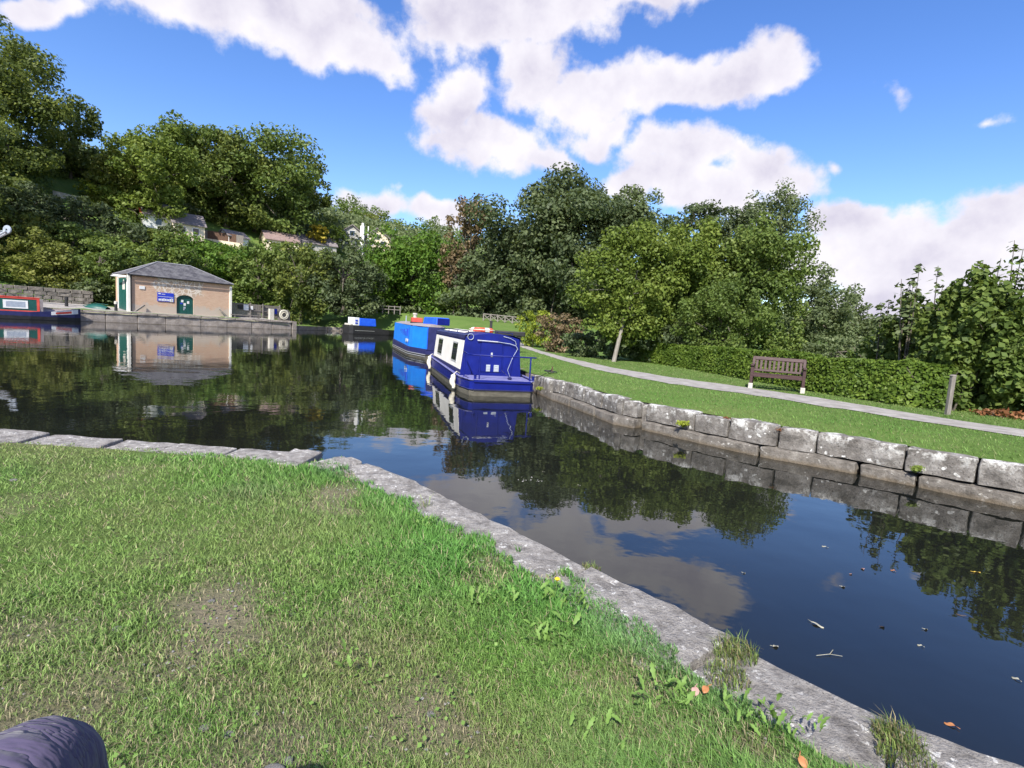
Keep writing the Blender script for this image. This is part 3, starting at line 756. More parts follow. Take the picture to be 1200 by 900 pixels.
# far wall
t_ = thing('canal_wall', (4, 8, 0), 'old two course limestone canal wall below the green towpath bank on the right', 'canal wall', group='canal edge walls')
f, inv, Ln = plan(FARW)
def wq(px, py): return inv(at(px, py, ZW))
up = [wq(*q) for q in ((760, 476), (806, 484), (851, 491), (911, 502), (956, 509), (1059, 525), (1147, 539), (1212, 549))]
sN = inv((2.52, 10.22))                                     # the stop plank groove
ups = sorted([sN - .10] + up[1:] + [up[-1] - k for k in (1.1, 2.3, 3.3, 4.6, 6)], reverse=True)
for s1, s0 in zip(ups[:-1], ups[1:]):
    stone('stone', f, s0, s1, .19, ZW + .010 * rng.randn(), .50, -.10 + .006 * rng.randn(), WALLST, t_, rng, .011, .003, seg=max(3, int((s1 - s0) / .18)), nz=3, nd=3)
lows = sorted([sN - .06, wq(1010, 520) + .05, wq(1075, 530), wq(1200, 548) - .4] + [wq(1200, 548) - 1.4 - 1.2 * k for k in range(5)] + [wq(880, 500)], reverse=True)
for s1, s0 in zip(lows[:-1], lows[1:]):
    stone('stone', f, s0, s1, -.35, .175 + .008 * rng.randn(), .5, 0, LEDGE, t_, rng, .016, .005, seg=max(4, int((s1 - s0) / .2)), nz=3, nd=3)
lefts = [sN + .10] + [wq(*q) for q in ((727, 468), (706, 461), (692, 455), (676, 451), (663, 448), (650, 446), (640, 444))]
lefts = sorted(set([l for l in lefts if l > sN + .05])) + [Ln - .02]
lefts = [l for i, l in enumerate(lefts) if i == 0 or l - lefts[i - 1] > .12]
for s0, s1 in zip(lefts[:-1], lefts[1:]):
    stone('stone', f, s0, s1, .2, ZW + .012 * rng.randn(), .50, -.11 + .008 * rng.randn(), WALLST, t_, rng, .012, .004, seg=max(3, int((s1 - s0) / .18)), nz=3, nd=3)
ll_ = [sN + .06] + [sN + .06 + (Ln - sN - .06) * k / 3 for k in (1, 2, 3)]
for s0, s1 in zip(ll_[:-1], ll_[1:]):
    stone('stone', f, s0, s1, -.35, .185, .5, .04, LEDGE, t_, rng, .016, .004, seg=max(4, int((s1 - s0) / .2)), nz=3, nd=3)
stone('groove_stone', f, sN - .11, sN + .11, -.35, ZW - .03, .42, -.26, WALLST, t_, rng, .015, .0, seg=2)
# wall behind the boats and round the back of the basin
t_ = thing('mooring_wall', (-6, 40, 0), 'low stone edge of the grass bank behind the moored blue boats', 'canal wall', group='canal edge walls')
f, inv, Ln = plan(FARW2)
s0 = 0.0
while s0 < Ln - .5:
    L_ = 1.2 if s0 < 9 else (2.6 if s0 < 40 else 1.9)
    s1 = min(Ln, s0 + L_ * rng.uniform(.8, 1.2)); stone('stone', f, s0, s1, -.3, .52 + .01 * rng.randn(), .5, 0, QUAY if s0 > 40 else WALLST, t_, rng, .02, .012); s0 = s1
# quay below the brick building
t_ = thing('quay_wall', (*Q0, 0), 'long brown grey quay wall under the brick building across the basin', 'quay wall', group='canal edge walls')
f, inv, Ln = plan(QUAYL[::-1])
s0 = 0.0
while s0 < Ln - .3:
    s1 = min(Ln, s0 + rng.uniform(1.5, 2.3)); stone('stone', f, s0, s1, .82, 1.03 + .008 * rng.randn(), .8, .02, QUAY, t_, rng, .015, .01, sgn=-1, seg=3); s0 = s1
s0 = 0.0
while s0 < Ln - .3:
    s1 = min(Ln, s0 + rng.uniform(2.2, 3.2)); stone('stone', f, s0, s1, -.3, .815, .7, -.06, QUAY, t_, rng, .02, .004, sgn=-1, seg=3); s0 = s1
mm = MB(); e0 = np.array(QUAYL[0]); e1 = e0 + QN * 6
mm.add([(*e0, -.3), (*e1, -.3), (*e1, 1.0), (*e0, 1.0), *[(*(p + QT * .5), z) for p, z in ((e0, -.3), (e1, -.3), (e1, 1.0), (e0, 1.0))]], [(0, 1, 2, 3), (7, 6, 5, 4), (0, 3, 7, 4), (3, 2, 6, 7), (1, 5, 6, 2)])
o = mm.obj('end_wall', QUAY); o.parent = t_; o.location = -t_.location

# ------------------------------------------------------------------ trees and shrubs
def leafquads(P, Nn, size, rng, ratio=.6):
    n = len(P); r = rng.randn(n, 3); T = np.cross(Nn, r); T /= np.linalg.norm(T, axis=1)[:, None] + 1e-9
    B = np.cross(Nn, T); s = (size * rng.uniform(.65, 1.35, n))[:, None]
    V = np.stack([P - T * s * .5, P + B * s * ratio * .5 + T * s * .05, P + T * s * .5, P - B * s * ratio * .5 + T * s * .05], 1).reshape(-1, 3)
    return V, np.arange(n * 4).reshape(-1, 4)
def crownpts(rng, R3, n, lobes=7, puffs=9, open_=0.0, flat=.75):
    R3 = np.array(R3); LC = []
    base = [(0, 0, .60), (-.60, 0, .05), (.60, 0, .08), (.05, -.5, -.1), (-.38, -.2, .42), (.42, -.2, .40), (-.42, -.1, -.55), (.42, -.15, -.55), (0, -.1, -.62), (0, .5, 0), (.05, -.45, .35)]
    for b_ in base[:max(9, lobes)]: LC.append((np.array(b_) * (1 + .15 * rng.randn(3)), .43 * rng.uniform(.82, 1.18)))
    for _ in range(max(0, lobes - len(base))):
        v = rng.randn(3); v /= np.linalg.norm(v); LC.append((v * .6, .36 * rng.uniform(.75, 1.2)))
    PC = []
    for c_, r_ in LC:
        for _ in range(puffs):
            v = rng.randn(3); v /= np.linalg.norm(v); v[2] = v[2] * .9 + .15
            PC.append((c_ + v * r_ * rng.uniform(.65, 1.05), r_ * rng.uniform(.36, .60)))
    W_ = np.array([p[1] ** 2 for p in PC]); W_ /= W_.sum()
    idx = rng.choice(len(PC), n, p=W_); C = np.array([p[0] for p in PC])[idx]; rr = np.array([p[1] for p in PC])[idx]
    v = rng.randn(n, 3); v /= np.linalg.norm(v, axis=1)[:, None]
    rad = rr * rng.rand(n) ** (.35)
    off_ = v * rad[:, None]; off_[:, 2] *= flat
    P = (C + off_) * R3
    Nn = v * .7 + rng.randn(n, 3) * .55 + np.array([0, 0, .35]); Nn /= np.linalg.norm(Nn, axis=1)[:, None]
    return P, Nn, [p[0] * R3 for p in PC], [c_ * R3 for c_, r_ in LC]
def onhill(px, py, lo_=40.0, hi_=230.0):
    "distance at which the slope is met along a line of sight"
    for D in np.arange(lo_, hi_, .5):
        p = atd(px, py, D)
        if p[2] < float(HH(p[0], p[1])): return float(D)
    return 190.0
TREES = [0, 0]
def tree(name, px, ytop, ybot, wpx, D, kind, label, cat='tree', seed=0, leaf=3.7, fac=.75, lobes=9, puffs=9, trunk_px=None, bark=BARK, depth=.8, group=None, trunk_r=None, flat=.75, minleaf=.05, base=None, ratio=.6):
    rng = np.random.RandomState(seed * 1000 + int(px + 500) * 7 + int(ytop))
    if D == 'hill': D = onhill(px, ybot - 3)
    c = atd(px, (ytop + ybot) / 2, D); k = D / FPX
    R3 = (wpx / 2 * k, wpx / 2 * k * depth, (ybot - ytop) / 2 * k)
    bx = c[:2] if trunk_px is None else at(trunk_px[0], trunk_px[1], .6)[:2]
    if base is not None: bz = base
    else: bz = float(HH(bx[0], bx[1]))
    root = thing(name, (bx[0], bx[1], bz), label, cat, group=group)
    n = int(wpx * (ybot - ytop) * .8 * fac * 1.7)
    P, Nn, PC, LC = crownpts(rng, R3, n, lobes, puffs, flat=flat)
    lo_, hi_ = np.percentile(P, .25, axis=0), np.percentile(P, 99.75, axis=0)
    sc_ = 2 * np.array(R3) / (hi_ - lo_); of_ = (lo_ + hi_) / 2
    P = (P - of_) * sc_; PC = [(np.array(q) - of_) * sc_ for q in PC]; LC = [(np.array(q) - of_) * sc_ for q in LC]
    c0 = c - np.array([bx[0], bx[1], bz])
    P = P + c0
    k_ = P[:, 2] > -.2; P, Nn = P[k_], Nn[k_]
    V, F = leafquads(P, Nn, max(minleaf, leaf * k), rng, ratio)
    o = link_mesh('crown' if cat == 'tree' else 'foliage', npmesh('crown', V, F, L[kind]), root); TREES[0] += len(F); TREES[1] += 1
    tm = MB(); r0 = trunk_r or max(.04, R3[0] * .055)
    top = Vector(c0) + Vector((0, 0, R3[2] * .45)); bot = Vector((0, 0, -.3))
    mid = (top + bot) / 2 + Vector(rng.randn(3) * r0 * 1.0)
    tm.tube([bot, bot.lerp(mid, .15), mid, top], [r0 * 1.35, r0, r0 * .8, r0 * .25], 8)
    for q in LC:
        q = Vector(q) + Vector(c0); st = bot.lerp(top, rng.uniform(.45, .8)); md = st.lerp(q, .5) + Vector((0, 0, R3[2] * .06))
        tm.tube([st, md, q], [r0 * .45, r0 * .3, r0 * .1], 5)
    for q in [PC[i] for i in rng.choice(len(PC), min(10, len(PC)), replace=False)]:
        q = Vector(q) + Vector(c0); st = bot.lerp(top, rng.uniform(.5, .95)); tm.tube([st, st.lerp(q, .55) + Vector((0, 0, R3[2] * .04)), q], [r0 * .25, r0 * .16, r0 * .06], 4)
    tm.obj('trunk' if cat == 'tree' else 'stem', bark, root)
    return root

HG = 'trees and shrubs on the hillside'
T = tree
# left foreground giant
T('broadleaf_tree', -12, 38, 215, 190, 'hill', 'oak', 'tall dark oak like tree cut by the upper left edge of the photo', seed=1, lobes=14, puffs=10, leaf=3.9, fac=.8)
T('broadleaf_tree', 82, 122, 212, 66, 'hill', 'oak', 'dark leafy tree bulging from the right side of the tall upper left tree', seed=2, lobes=9)
T('broadleaf_tree', -90, 60, 250, 180, 50, 'oak', 'unseen dark tree beyond the left edge, added for shading', seed=3, fac=.4)  # unseen tree put in left of the view for shading
# hillside behind the building
T('hillside_tree', 172, 148, 262, 118, 'hill', 'light', 'pale green tree on the hill skyline just right of the tall dark oak', seed=4, group=HG, lobes=11)
T('hillside_tree', 232, 152, 258, 110, 'hill', 'mid', 'mid green rounded tree on the hill skyline behind the long grey roof', seed=5, group=HG, lobes=11)
T('hillside_tree', 300, 158, 276, 150, 'hill', 'mid', 'broad spreading hillside tree with dark trunk above the brick building', seed=6, group=HG, lobes=13, puffs=10, trunk_r=.42)
T('hillside_tree', 266, 157, 270, 104, 'hill', 'oak', 'olive dark tree filling the saddle between the two big hillside crowns', seed=84, group=HG, lobes=12)
T('hillside_tree', 352, 182, 274, 78, 'hill', 'oak', 'dark rounded tree forming the right shoulder of the hilltop clump', seed=7, group=HG, lobes=10)
T('hillside_tree', 132, 175, 250, 60, 'hill', 'olive', 'yellowish green tree beside the dark oak on the left hillside', seed=8, group=HG)
T('hillside_tree', 215, 200, 252, 90, 'hill', 'olive', 'olive tree filling the slope behind the long grey roofed house', seed=9, group=HG)
T('hillside_tree', 395, 232, 292, 66, 150, 'mid', 'green tree on the hill left of the house with the white chimney', seed=10, group=HG, leaf=2.6)
T('hillside_tree', 413, 230, 285, 56, 190, 'grey', 'dark distant tree on the crest above the house with white chimney', seed=11, group=HG, leaf=2.4)
T('hillside_tree', 448, 243, 292, 62, 180, 'mid', 'distant green tree on the crest right of the house with white chimney', seed=12, group=HG, leaf=2.4)
T('hillside_tree', 478, 258, 300, 46, 160, 'light', 'small light green tree near the end of the distant hill crest', seed=13, group=HG, leaf=2.4)
T('hillside_tree', 506, 256, 300, 52, 150, 'mid', 'round topped tree at the right end of the distant hill crest', seed=14, group=HG, leaf=2.4)
T('hillside_tree', 430, 246, 280, 60, 165, 'olive', 'straw coloured tree directly above the roofs of the chimney house', seed=15, group=HG, leaf=2.4)
T('shrub', 225, 284, 312, 60, 'hill', 'mid', 'green bush low on the slope in front of the long grey roofed house', 'shrub', seed=71)
T('shrub', 278, 288, 316, 56, 'hill', 'light', 'light green bush below the cream garden wall', 'shrub', seed=72)
T('shrub', 170, 268, 300, 60, 'hill', 'oak', 'dark green bush below the white gable on the slope', 'shrub', seed=73)
T('shrub', 85, 262, 312, 84, 'hill', 'mid', 'green bush in the middle of the left slope above the stone wall', 'shrub', seed=74)
T('shrub', 30, 252, 300, 80, 'hill', 'olive', 'yellowish bush beside the crane wheel', 'shrub', seed=75)
T('shrub', 140, 286, 332, 80, 'hill', 'light', 'light green bush on the slope left of the slate roof', 'shrub', seed=76)
T('shrub', -20, 230, 300, 70, 'hill', 'oak', 'dark bush cut by the left edge below the oak', 'shrub', seed=77)
T('shrub', 120, 205, 245, 60, 'hill', 'yellow', 'bright yellow green bush lit at the foot of the dark oak', 'shrub', seed=78)
T('shrub', 200, 235, 256, 60, 'hill', 'dark', 'dark undergrowth just above the long grey roof', 'shrub', seed=79)
T('shrub', 320, 300, 345, 100, 'hill', 'light', 'light green bush on the slope above the quay fence', 'shrub', seed=80)
# middle distance
T('broadleaf_tree', 486, 272, 386, 126, 78, 'bright', 'bright green bushy tree in the middle behind the light blue boat', seed=16, lobes=13, puffs=10)
T('broadleaf_tree', 448, 296, 385, 62, 76, 'bright', 'smaller bright green tree at the left foot of the middle bright tree', seed=17)
T('broadleaf_tree', 540, 318, 388, 84, 76, 'mid', 'low green tree below the brown tree in the middle of the photo', seed=18)
T('brown_tree', 552, 236, 322, 58, 72, 'brown', 'tall thin tree with brown dying foliage left of the big dark tree', seed=19, fac=.55, lobes=11, puffs=6)
T('brown_tree', 534, 284, 335, 40, 73, 'brown', 'small brown leaved tree at the foot of the tall brown tree', seed=20, fac=.6)
T('dark_tree', 556, 300, 345, 40, 71, 'dark', 'small dark evergreen below the tall brown tree', seed=21)
T('shrub', 402, 288, 384, 92, 68, 'dark', 'large dark shrub left of the bright green middle tree', 'shrub', seed=22)
T('shrub', 352, 286, 378, 84, 67, 'oak', 'dark green shrub above the right end of the quay fence', 'shrub', seed=23)
T('shrub', 302, 286, 376, 80, 69, 'mid', 'green shrub rising behind the right corner of the brick building', 'shrub', seed=24)
T('shrub', 245, 278, 350, 96, 70, 'bright', 'bright green shrub directly behind the slate roof', 'shrub', seed=25)
T('shrub', 182, 272, 340, 92, 62, 'mid', 'green shrub behind the left end of the slate roof', 'shrub', seed=26)
T('shrub', 118, 280, 352, 96, 54, 'mid', 'wide green shrub over the stone wall left of the brick building', 'shrub', seed=27, depth=.6)
T('shrub', 42, 268, 350, 104, 52, 'olive', 'yellowish green shrub over the wall behind the red trimmed boat', 'shrub', seed=28, depth=.6)
T('shrub', -50, 262, 352, 110, 50, 'olive', 'olive shrub at the left edge behind the wall', 'shrub', seed=29, depth=.6, fac=.5)
T('shrub', 70, 318, 352, 140, 52.5, 'dark', 'undergrowth over the wall behind the red trimmed boat, its leaves darkened for shade', 'shrub', seed=30, depth=.3)  # dark leaf colour stands in for the shade overhanging the wall
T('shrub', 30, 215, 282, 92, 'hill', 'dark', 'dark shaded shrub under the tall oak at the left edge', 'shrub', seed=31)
T('shrub', 96, 232, 292, 74, 'hill', 'dark', 'dark round bush on the left hillside below the oak', 'shrub', seed=32)
T('shrub', 150, 222, 262, 56, 'hill', 'light', 'light green bush left of the long grey roof', 'shrub', seed=33)
T('shrub', 130, 258, 300, 90, 'hill', 'dark', 'dark bush on the slope left below the long grey roof', 'shrub', seed=34)
T('shrub', 198, 262, 296, 34, 'hill', 'dark', 'small dark bush in front of the long grey roof', 'shrub', seed=35)
T('shrub', 345, 286, 330, 92, 'hill', 'mid', 'green bush in front of the white gabled hillside house', 'shrub', seed=36)
T('shrub', 384, 262, 300, 44, 'hill', 'light', 'pale bush beside the house with the white chimney', 'shrub', seed=37)
T('shrub', 372, 264, 284, 22, 98, 'gold', 'small golden yellow bush above the end of the lower hillside roof', 'shrub', seed=38)
T('shrub', 12, 208, 250, 60, 'hill', 'oak', 'dark bush at the left edge above the stone terrace', 'shrub', seed=39)
T('shrub', 447, 296, 322, 44, 'hill', 'bright', 'green bush below the gable of the house with the white chimney', 'shrub', seed=40)
# right hand side
T('dark_tree', 662, 208, 398, 212, 70, 'dark', 'largest dark green tree in the centre rising above all the boats', seed=41, lobes=16, puffs=12, fac=1.1, leaf=4.3)
T('dark_tree', 735, 222, 335, 95, 72, 'grey', 'dark grey green shoulder tree right of the largest dark tree', seed=42, lobes=11)
T('dark_tree', 598, 262, 398, 96, 71, 'dark', 'lower dark tree on the left flank of the largest dark tree', seed=43, lobes=11)
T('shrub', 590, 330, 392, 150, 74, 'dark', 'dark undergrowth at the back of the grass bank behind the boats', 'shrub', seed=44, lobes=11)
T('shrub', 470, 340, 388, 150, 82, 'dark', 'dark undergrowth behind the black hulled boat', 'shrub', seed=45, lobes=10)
T('field_maple', 746, 266, 400, 146, 25.0, 'light', 'light green tree with pale leaning trunk beside the towpath', seed=46, lobes=16, puffs=12, trunk_px=(718, 424), bark=BARKP, trunk_r=.10, leaf=4.2, fac=1.0, depth=.55)
T('broadleaf_tree', 812, 262, 416, 110, 27, 'light', 'light green tree behind the left part of the clipped hedge', seed=47, lobes=14, puffs=11, leaf=4.2, fac=1.0)
T('broadleaf_tree', 880, 262, 424, 120, 26, 'mid', 'leafy green tree behind the hedge above the bench', seed=48, lobes=14, puffs=11, leaf=4.2, fac=1.0)
T('broadleaf_tree', 848, 330, 430, 110, 23, 'mid', 'low green tree pressed against the back of the hedge left of the bench', seed=49, lobes=10, leaf=3.6)
T('broadleaf_tree', 825, 238, 305, 96, 44, 'dark', 'dark tree top showing between the two light green trees', seed=50)
T('broadleaf_tree', 912, 218, 345, 92, 40, 'grey', 'tall airy grey green tree standing highest on the right', seed=51, lobes=13, puffs=6, fac=.42, leaf=3.2)
T('broadleaf_tree', 886, 240, 345, 70, 42, 'dark', 'dark inner tree behind the tall airy tree on the right', seed=52)
T('broadleaf_tree', 955, 312, 432, 96, 33, 'grey', 'grey green bushy tree right of the tall airy tree', seed=53, lobes=12)
T('broadleaf_tree', 1000, 345, 436, 60, 36, 'grey', 'sloping grey green tree at the right end of the far tree line', seed=54)
T('broadleaf_tree', 1025, 372, 438, 60, 44, 'mid', 'lowest green tree in the sky gap right of the tree line', seed=55)
T('shrub', 1000, 395, 440, 120, 24, 'grey', 'grey green shrub behind the hedge right of the bench', 'shrub', seed=56)
T('shrub', 1075, 345, 462, 88, 14.5, 'mid', 'dark leafy shrub at the right end of the hedge', 'shrub', seed=57, leaf=5.8, fac=.55, lobes=12, ratio=.75)
T('shrub', 1165, 318, 492, 128, 12, 'mid', 'large shrub of broad leaves at the right edge beside the wooden post', 'shrub', seed=58, leaf=7.0, fac=.42, lobes=15, puffs=10, ratio=.75)
T('shrub', 1245, 290, 500, 130, 11.5, 'mid', 'tall broad leaved shrub cut by the right edge of the photo', 'shrub', seed=59, leaf=7.0, fac=.32, lobes=14, ratio=.75)
T('shrub', 1122, 334, 478, 96, 13.2, 'mid', 'rounded leafy shrub between the saplings and the right edge shrub', 'shrub', seed=82, leaf=6.2, fac=.45, lobes=13, ratio=.75)
T('shrub', 1040, 385, 452, 70, 16, 'mid', 'low leafy shrub closing the sky gap behind the hedge end', 'shrub', seed=83, leaf=5.2, fac=.5)
T('shrub', 1176, 480, 498, 50, 11.2, 'rust', 'rust coloured dead leaves low under the shrub at the right edge', 'shrub', seed=60, leaf=6, fac=.3)
T('shrub', 626, 364, 408, 42, 36, 'yellow', 'bright yellow green bush at the edge of the towpath behind the boats', 'shrub', seed=61, leaf=3.2)
T('shrub', 656, 368, 418, 54, 31, 'brown', 'brown seeding undergrowth right of the yellow green bush', 'shrub', seed=62, fac=.6)
T('shrub', 686, 385, 424, 52, 27, 'dark', 'dark shrub left of the pale leaning trunk', 'shrub', seed=63)
T('shrub', 722, 372, 425, 64, 26, 'dark', 'dark bush directly behind the pale leaning trunk', 'shrub', seed=81)
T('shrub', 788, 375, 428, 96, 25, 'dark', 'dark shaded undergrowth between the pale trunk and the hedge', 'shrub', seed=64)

# shoots standing up out of the shrubs at the right
def shoots(px, ytop, ybot, D, spread, n, kind, label, seed):
    rng = np.random.RandomState(seed); c = atd(px, ybot, D); bz = float(HH(c[0], c[1]))
    root = thing('sapling', (c[0], c[1], bz), label, 'sapling', group='saplings over the hedge'); tm = MB(); PP, NN = [], []
    hgt = (ybot - ytop) * D / FPX; z0 = c[2] - bz
    for k in range(n):
        x0 = rng.uniform(-.4, .4) * spread; h_ = z0 + hgt * rng.uniform(.55, 1.0) if k else z0 + hgt
        lx = rng.uniform(-.12, .12) * hgt + x0 * .8; pts_ = [Vector((x0 * .2, 0, -.1)), Vector((x0, rng.uniform(-.1, .1), h_ * .5)), Vector((x0 + lx * .4, rng.uniform(-.1, .1), h_))]
        tm.tube(pts_, [.03, .02, .006], 5)
        m_ = int(58)
        for j in range(m_):
            u = rng.uniform(.35, 1.0); p = pts_[1].lerp(pts_[2], u) if u > .5 else pts_[0].lerp(pts_[1], .6 + .4 * u)
            p = pts_[1].lerp(pts_[2], max(0, (u - .35) / .65)); rad = .05 + .42 * (1.05 - u) * min(1.5, hgt)
            a = rng.uniform(0, 6.28); PP.append(np.array(p) + np.array([math.cos(a), math.sin(a), rng.uniform(-.2, .2)]) * rad * rng.uniform(.2, 1)); NN.append(np.array([math.cos(a) * .5, math.sin(a) * .5, .9]) + rng.randn(3) * .3)
    NN = np.array(NN); NN /= np.linalg.norm(NN, axis=1)[:, None]
    V, F = leafquads(np.array(PP), NN, 6.5 * D / FPX, rng, .7)
    link_mesh('foliage', npmesh('foliage', V, F, L[kind]), root); tm.obj('stem', BARK, root)
shoots(1064, 312, 400, 14, .55, 4, 'grey', 'thin sapling with upright shoots left of centre in the right hand shrubs', 1)
shoots(1092, 314, 400, 14.2, .7, 5, 'grey', 'thin twin topped sapling in the middle of the right hand shrubs', 2)
shoots(1032, 352, 410, 15, .4, 3, 'grey', 'lowest thin sapling above the hedge end in the sky gap', 3)
shoots(1150, 304, 380, 12.6, .5, 4, 'mid', 'leafy upright sapling left of the right edge shrub', 4)
shoots(1185, 284, 360, 12.2, .5, 4, 'mid', 'tallest leafy sapling at the right edge against the cloud', 5)

# far woodland closing the view
rng = np.random.RandomState(5); n = 60000
th = rng.uniform(-R(40), R(75), n); d = rng.uniform(105, 150, n); x = d * np.sin(th); y = d * np.cos(th)
k = (y > 20); x, y = x[k], y[k]
topz = 2.2 + 4.5 * fbm(x * .08, y * .08) ; z = HH(x, y) + topz * rng.rand(len(x)) ** .7
Nn = rng.randn(len(x), 3) + np.array([0, -.4, .5]); Nn /= np.linalg.norm(Nn, axis=1)[:, None]
V, F = leafquads(np.column_stack([x, y, z]), Nn, .75, rng)
o = stuff(link_mesh('distant_woodland', npmesh('distant_woodland', V, F, L['grey'])))
# hillside ground cover
bush = []
while len(bush) < 900:
    x, y = rng.uniform(-125, -8), rng.uniform(18, 185); hs = -.75 * x + .66 * y - 67.5
    if hs < 3 or math.hypot(x, y) > 200 or x / y < -1.35 or x / y > -.05: continue
    v_ = np.array([x, y, float(HH(x, y)) + 1.2 - CAMZ]); zc = v_ @ _fw; ppx = 600 + FPX * (v_ @ _rt) / zc; ppy = 450 - FPX * (v_ @ _up) / zc
    if (150 < ppx < 300 and 236 < ppy < 300 and y < 110) or (298 < ppx < 400 and 250 < ppy < 312 and y < 120) or (392 < ppx < 462 and 250 < ppy < 318): continue
    bush.append((x, y, rng.uniform(1.0, 2.4)))
bush = np.array(bush); nb_ = 230; idx = np.repeat(np.arange(len(bush)), nb_); v = rng.randn(len(idx), 3); v[:, 2] = np.abs(v[:, 2]); v /= np.linalg.norm(v, axis=1)[:, None]
rr_ = bush[idx, 2] * rng.rand(len(idx)) ** .3 * (1 + .35 * (fbm(v[:, 0] * 3 + idx, v[:, 1] * 3 + v[:, 2] * 3) - .5) * 2)
P = np.column_stack([bush[idx, 0], bush[idx, 1], HH(bush[:, 0], bush[:, 1])[idx]]) + v * rr_[:, None] * np.array([1.15, 1.15, 1.0])
Nn = v * .7 + rng.randn(len(idx), 3) * .5 + np.array([0, 0, .3]); Nn /= np.linalg.norm(Nn, axis=1)[:, None]
V, F = leafquads(P, Nn, .36, rng)
stuff(link_mesh('hillside_scrub', npmesh('hillside_scrub', V, F, L['mid'])))

# ---- clipped hedge
hb = [at(x, y, .62)[:2] for x, y in ((736, 421), (800, 431), (860, 442), (960, 460), (1050, 474), (1108, 481))]
f, inv, Ln = plan(hb); rng = np.random.RandomState(9)
hroot = thing('hedge', (*f(Ln / 2)[0], .6), 'long low clipped green hedge behind the wooden bench and towpath', 'hedge')
n = 34000; s = rng.uniform(0, Ln, n); PP = np.zeros((n, 3)); NN = np.zeros((n, 3))
Pb = np.array([f(q)[0] for q in np.linspace(0, Ln, 200)]); Nb = np.array([f(q)[2] for q in np.linspace(0, Ln, 200)])
ii = np.clip((s / Ln * 199), 0, 198.99); i0 = ii.astype(int); fr = (ii - i0)[:, None]
p = Pb[i0] * (1 - fr) + Pb[i0 + 1] * fr; nb = -Nb[i0]                      # nb points away from the path
if nb.mean(0)[0] < 0: nb = -nb
hgt = 1.0 + .12 * (fbm(s * .7, s * 0) - .5) * 2 + .06 * (fbm(s * 3, s * 0 + 5) - .5) * 2
u = rng.rand(n); front = u < .55; topm = (u >= .55) & (u < .9); back = u >= .9
w_ = np.where(front, rng.rand(n) ** 2 * .22, np.where(back, 1.0 - rng.rand(n) * .1, rng.rand(n) * 1.0))
z = np.where(topm, hgt * (1 - rng.rand(n) ** 2 * .16), rng.rand(n) ** .85 * hgt)
w_ = w_ + (z / 1.0) * .10 + .12 * (fbm(s * 1.3, z * 2.5) - .5)
PP[:, :2] = p + nb * w_[:, None]; PP[:, 2] = z - .0
NN[:, :2] = -nb * np.where(front, .8, .1)[:, None]; NN[:, 2] = np.where(topm, .9, .35); NN += rng.randn(n, 3) * .45; NN /= np.linalg.norm(NN, axis=1)[:, None]
PP[:, :2] -= np.array(hroot.location[:2])
V, F = leafquads(PP, NN, .095, rng, .7)
link_mesh('foliage', npmesh('foliage', V, F, L['hedge']), hroot)
tm = MB()
for k in range(46):
    q = f(Ln * (k + .5) / 46); c = q[0] + nb[0] * .5 - np.array(hroot.location[:2])
    for _ in range(2):
        e_ = rng.randn(2) * .25; tm.tube([(c[0], c[1], -.1), (c[0] + e_[0] * .5, c[1] + e_[1] * .5, .45), (c[0] + e_[0], c[1] + e_[1], .9)], [.03, .02, .008], 5)
tm.obj('stem', BARK, hroot)



# ------------------------------------------------------------------ text helper (signs only)
def text_part(name, body, size, mat, parent, loc, rot):
    cu = bpy.data.curves.new(name, 'FONT'); cu.body = body; cu.size = size; cu.align_x = 'CENTER'; cu.align_y = 'CENTER'; cu.extrude = .004
    o = bpy.data.objects.new(name, cu); COL.objects.link(o); cu.materials.append(mat); o.parent = parent; o.location = loc; o.rotation_euler = rot; return o

# ------------------------------------------------------------------ brick building across the basin
ang = math.atan2(QT[1], QT[0])                               # local x runs along the front to the right, y goes back
BL, BD, BE, BR = float(np.linalg.norm(B1 - B0)), 3.9, 3.52, 5.05
bz = 1.03
bt = thing('brick_building', (*B0, bz), 'single storey brick wharf building with hipped slate roof and green arched door', 'building', ang)
def uvmesh(name, quads, mat, parent, uvf):
    m_ = MB(); 
    for q in quads: m_.add(q, [tuple(range(len(q)))])
    me = m_.mesh(name, mat); ul = me.uv_layers.new(name='UVMap')
    for poly in me.polygons:
        for li in poly.loop_indices: ul.data[li].uv = uvf(me.vertices[me.loops[li].vertex_index].co, poly.normal)
    return link_mesh(name, me, parent)
DX0, DX1, DH = 3.95, 5.5, 1.98                                # arched doorway
arch = [(DX0, 0)] + [((DX0 + DX1) / 2 - (DX1 - DX0) / 2 * math.cos(math.pi * k / 12), DH - .45 + .45 * math.sin(math.pi * k / 12)) for k in range(13)] + [(DX1, 0)]
front = [[(0, 0, 0), (DX0, 0, 0), *[(x_, 0, z_) for x_, z_ in arch[1:8]], ((DX0 + DX1) / 2, 0, BE), (0, 0, BE)],
         [((DX0 + DX1) / 2, 0, BE), *[(x_, 0, z_) for x_, z_ in arch[7:-1]], (DX1, 0, 0), (BL, 0, 0), (BL, 0, BE)]]
rev = [[(x_, 0, z_), (x2, 0, z2), (x2, .22, z2), (x_, .22, z_)] for (x_, z_), (x2, z2) in zip(arch[:-1], arch[1:])]
sidesq = [[(0, BD, 0), (0, 0, 0), (0, 0, BE), (0, BD, BE)], [(BL, 0, 0), (BL, BD, 0), (BL, BD, BE), (BL, 0, BE)], [(BL, BD, 0), (0, BD, 0), (0, BD, BE), (BL, BD, BE)]]
wall = uvmesh('wall', front + rev + sidesq, BRICK, bt, lambda c, n_: (c.x if abs(n_.y) > .5 else c.y + 20, c.z))
ov = .22; rx0, rx1 = 2.9, BL - 3.2
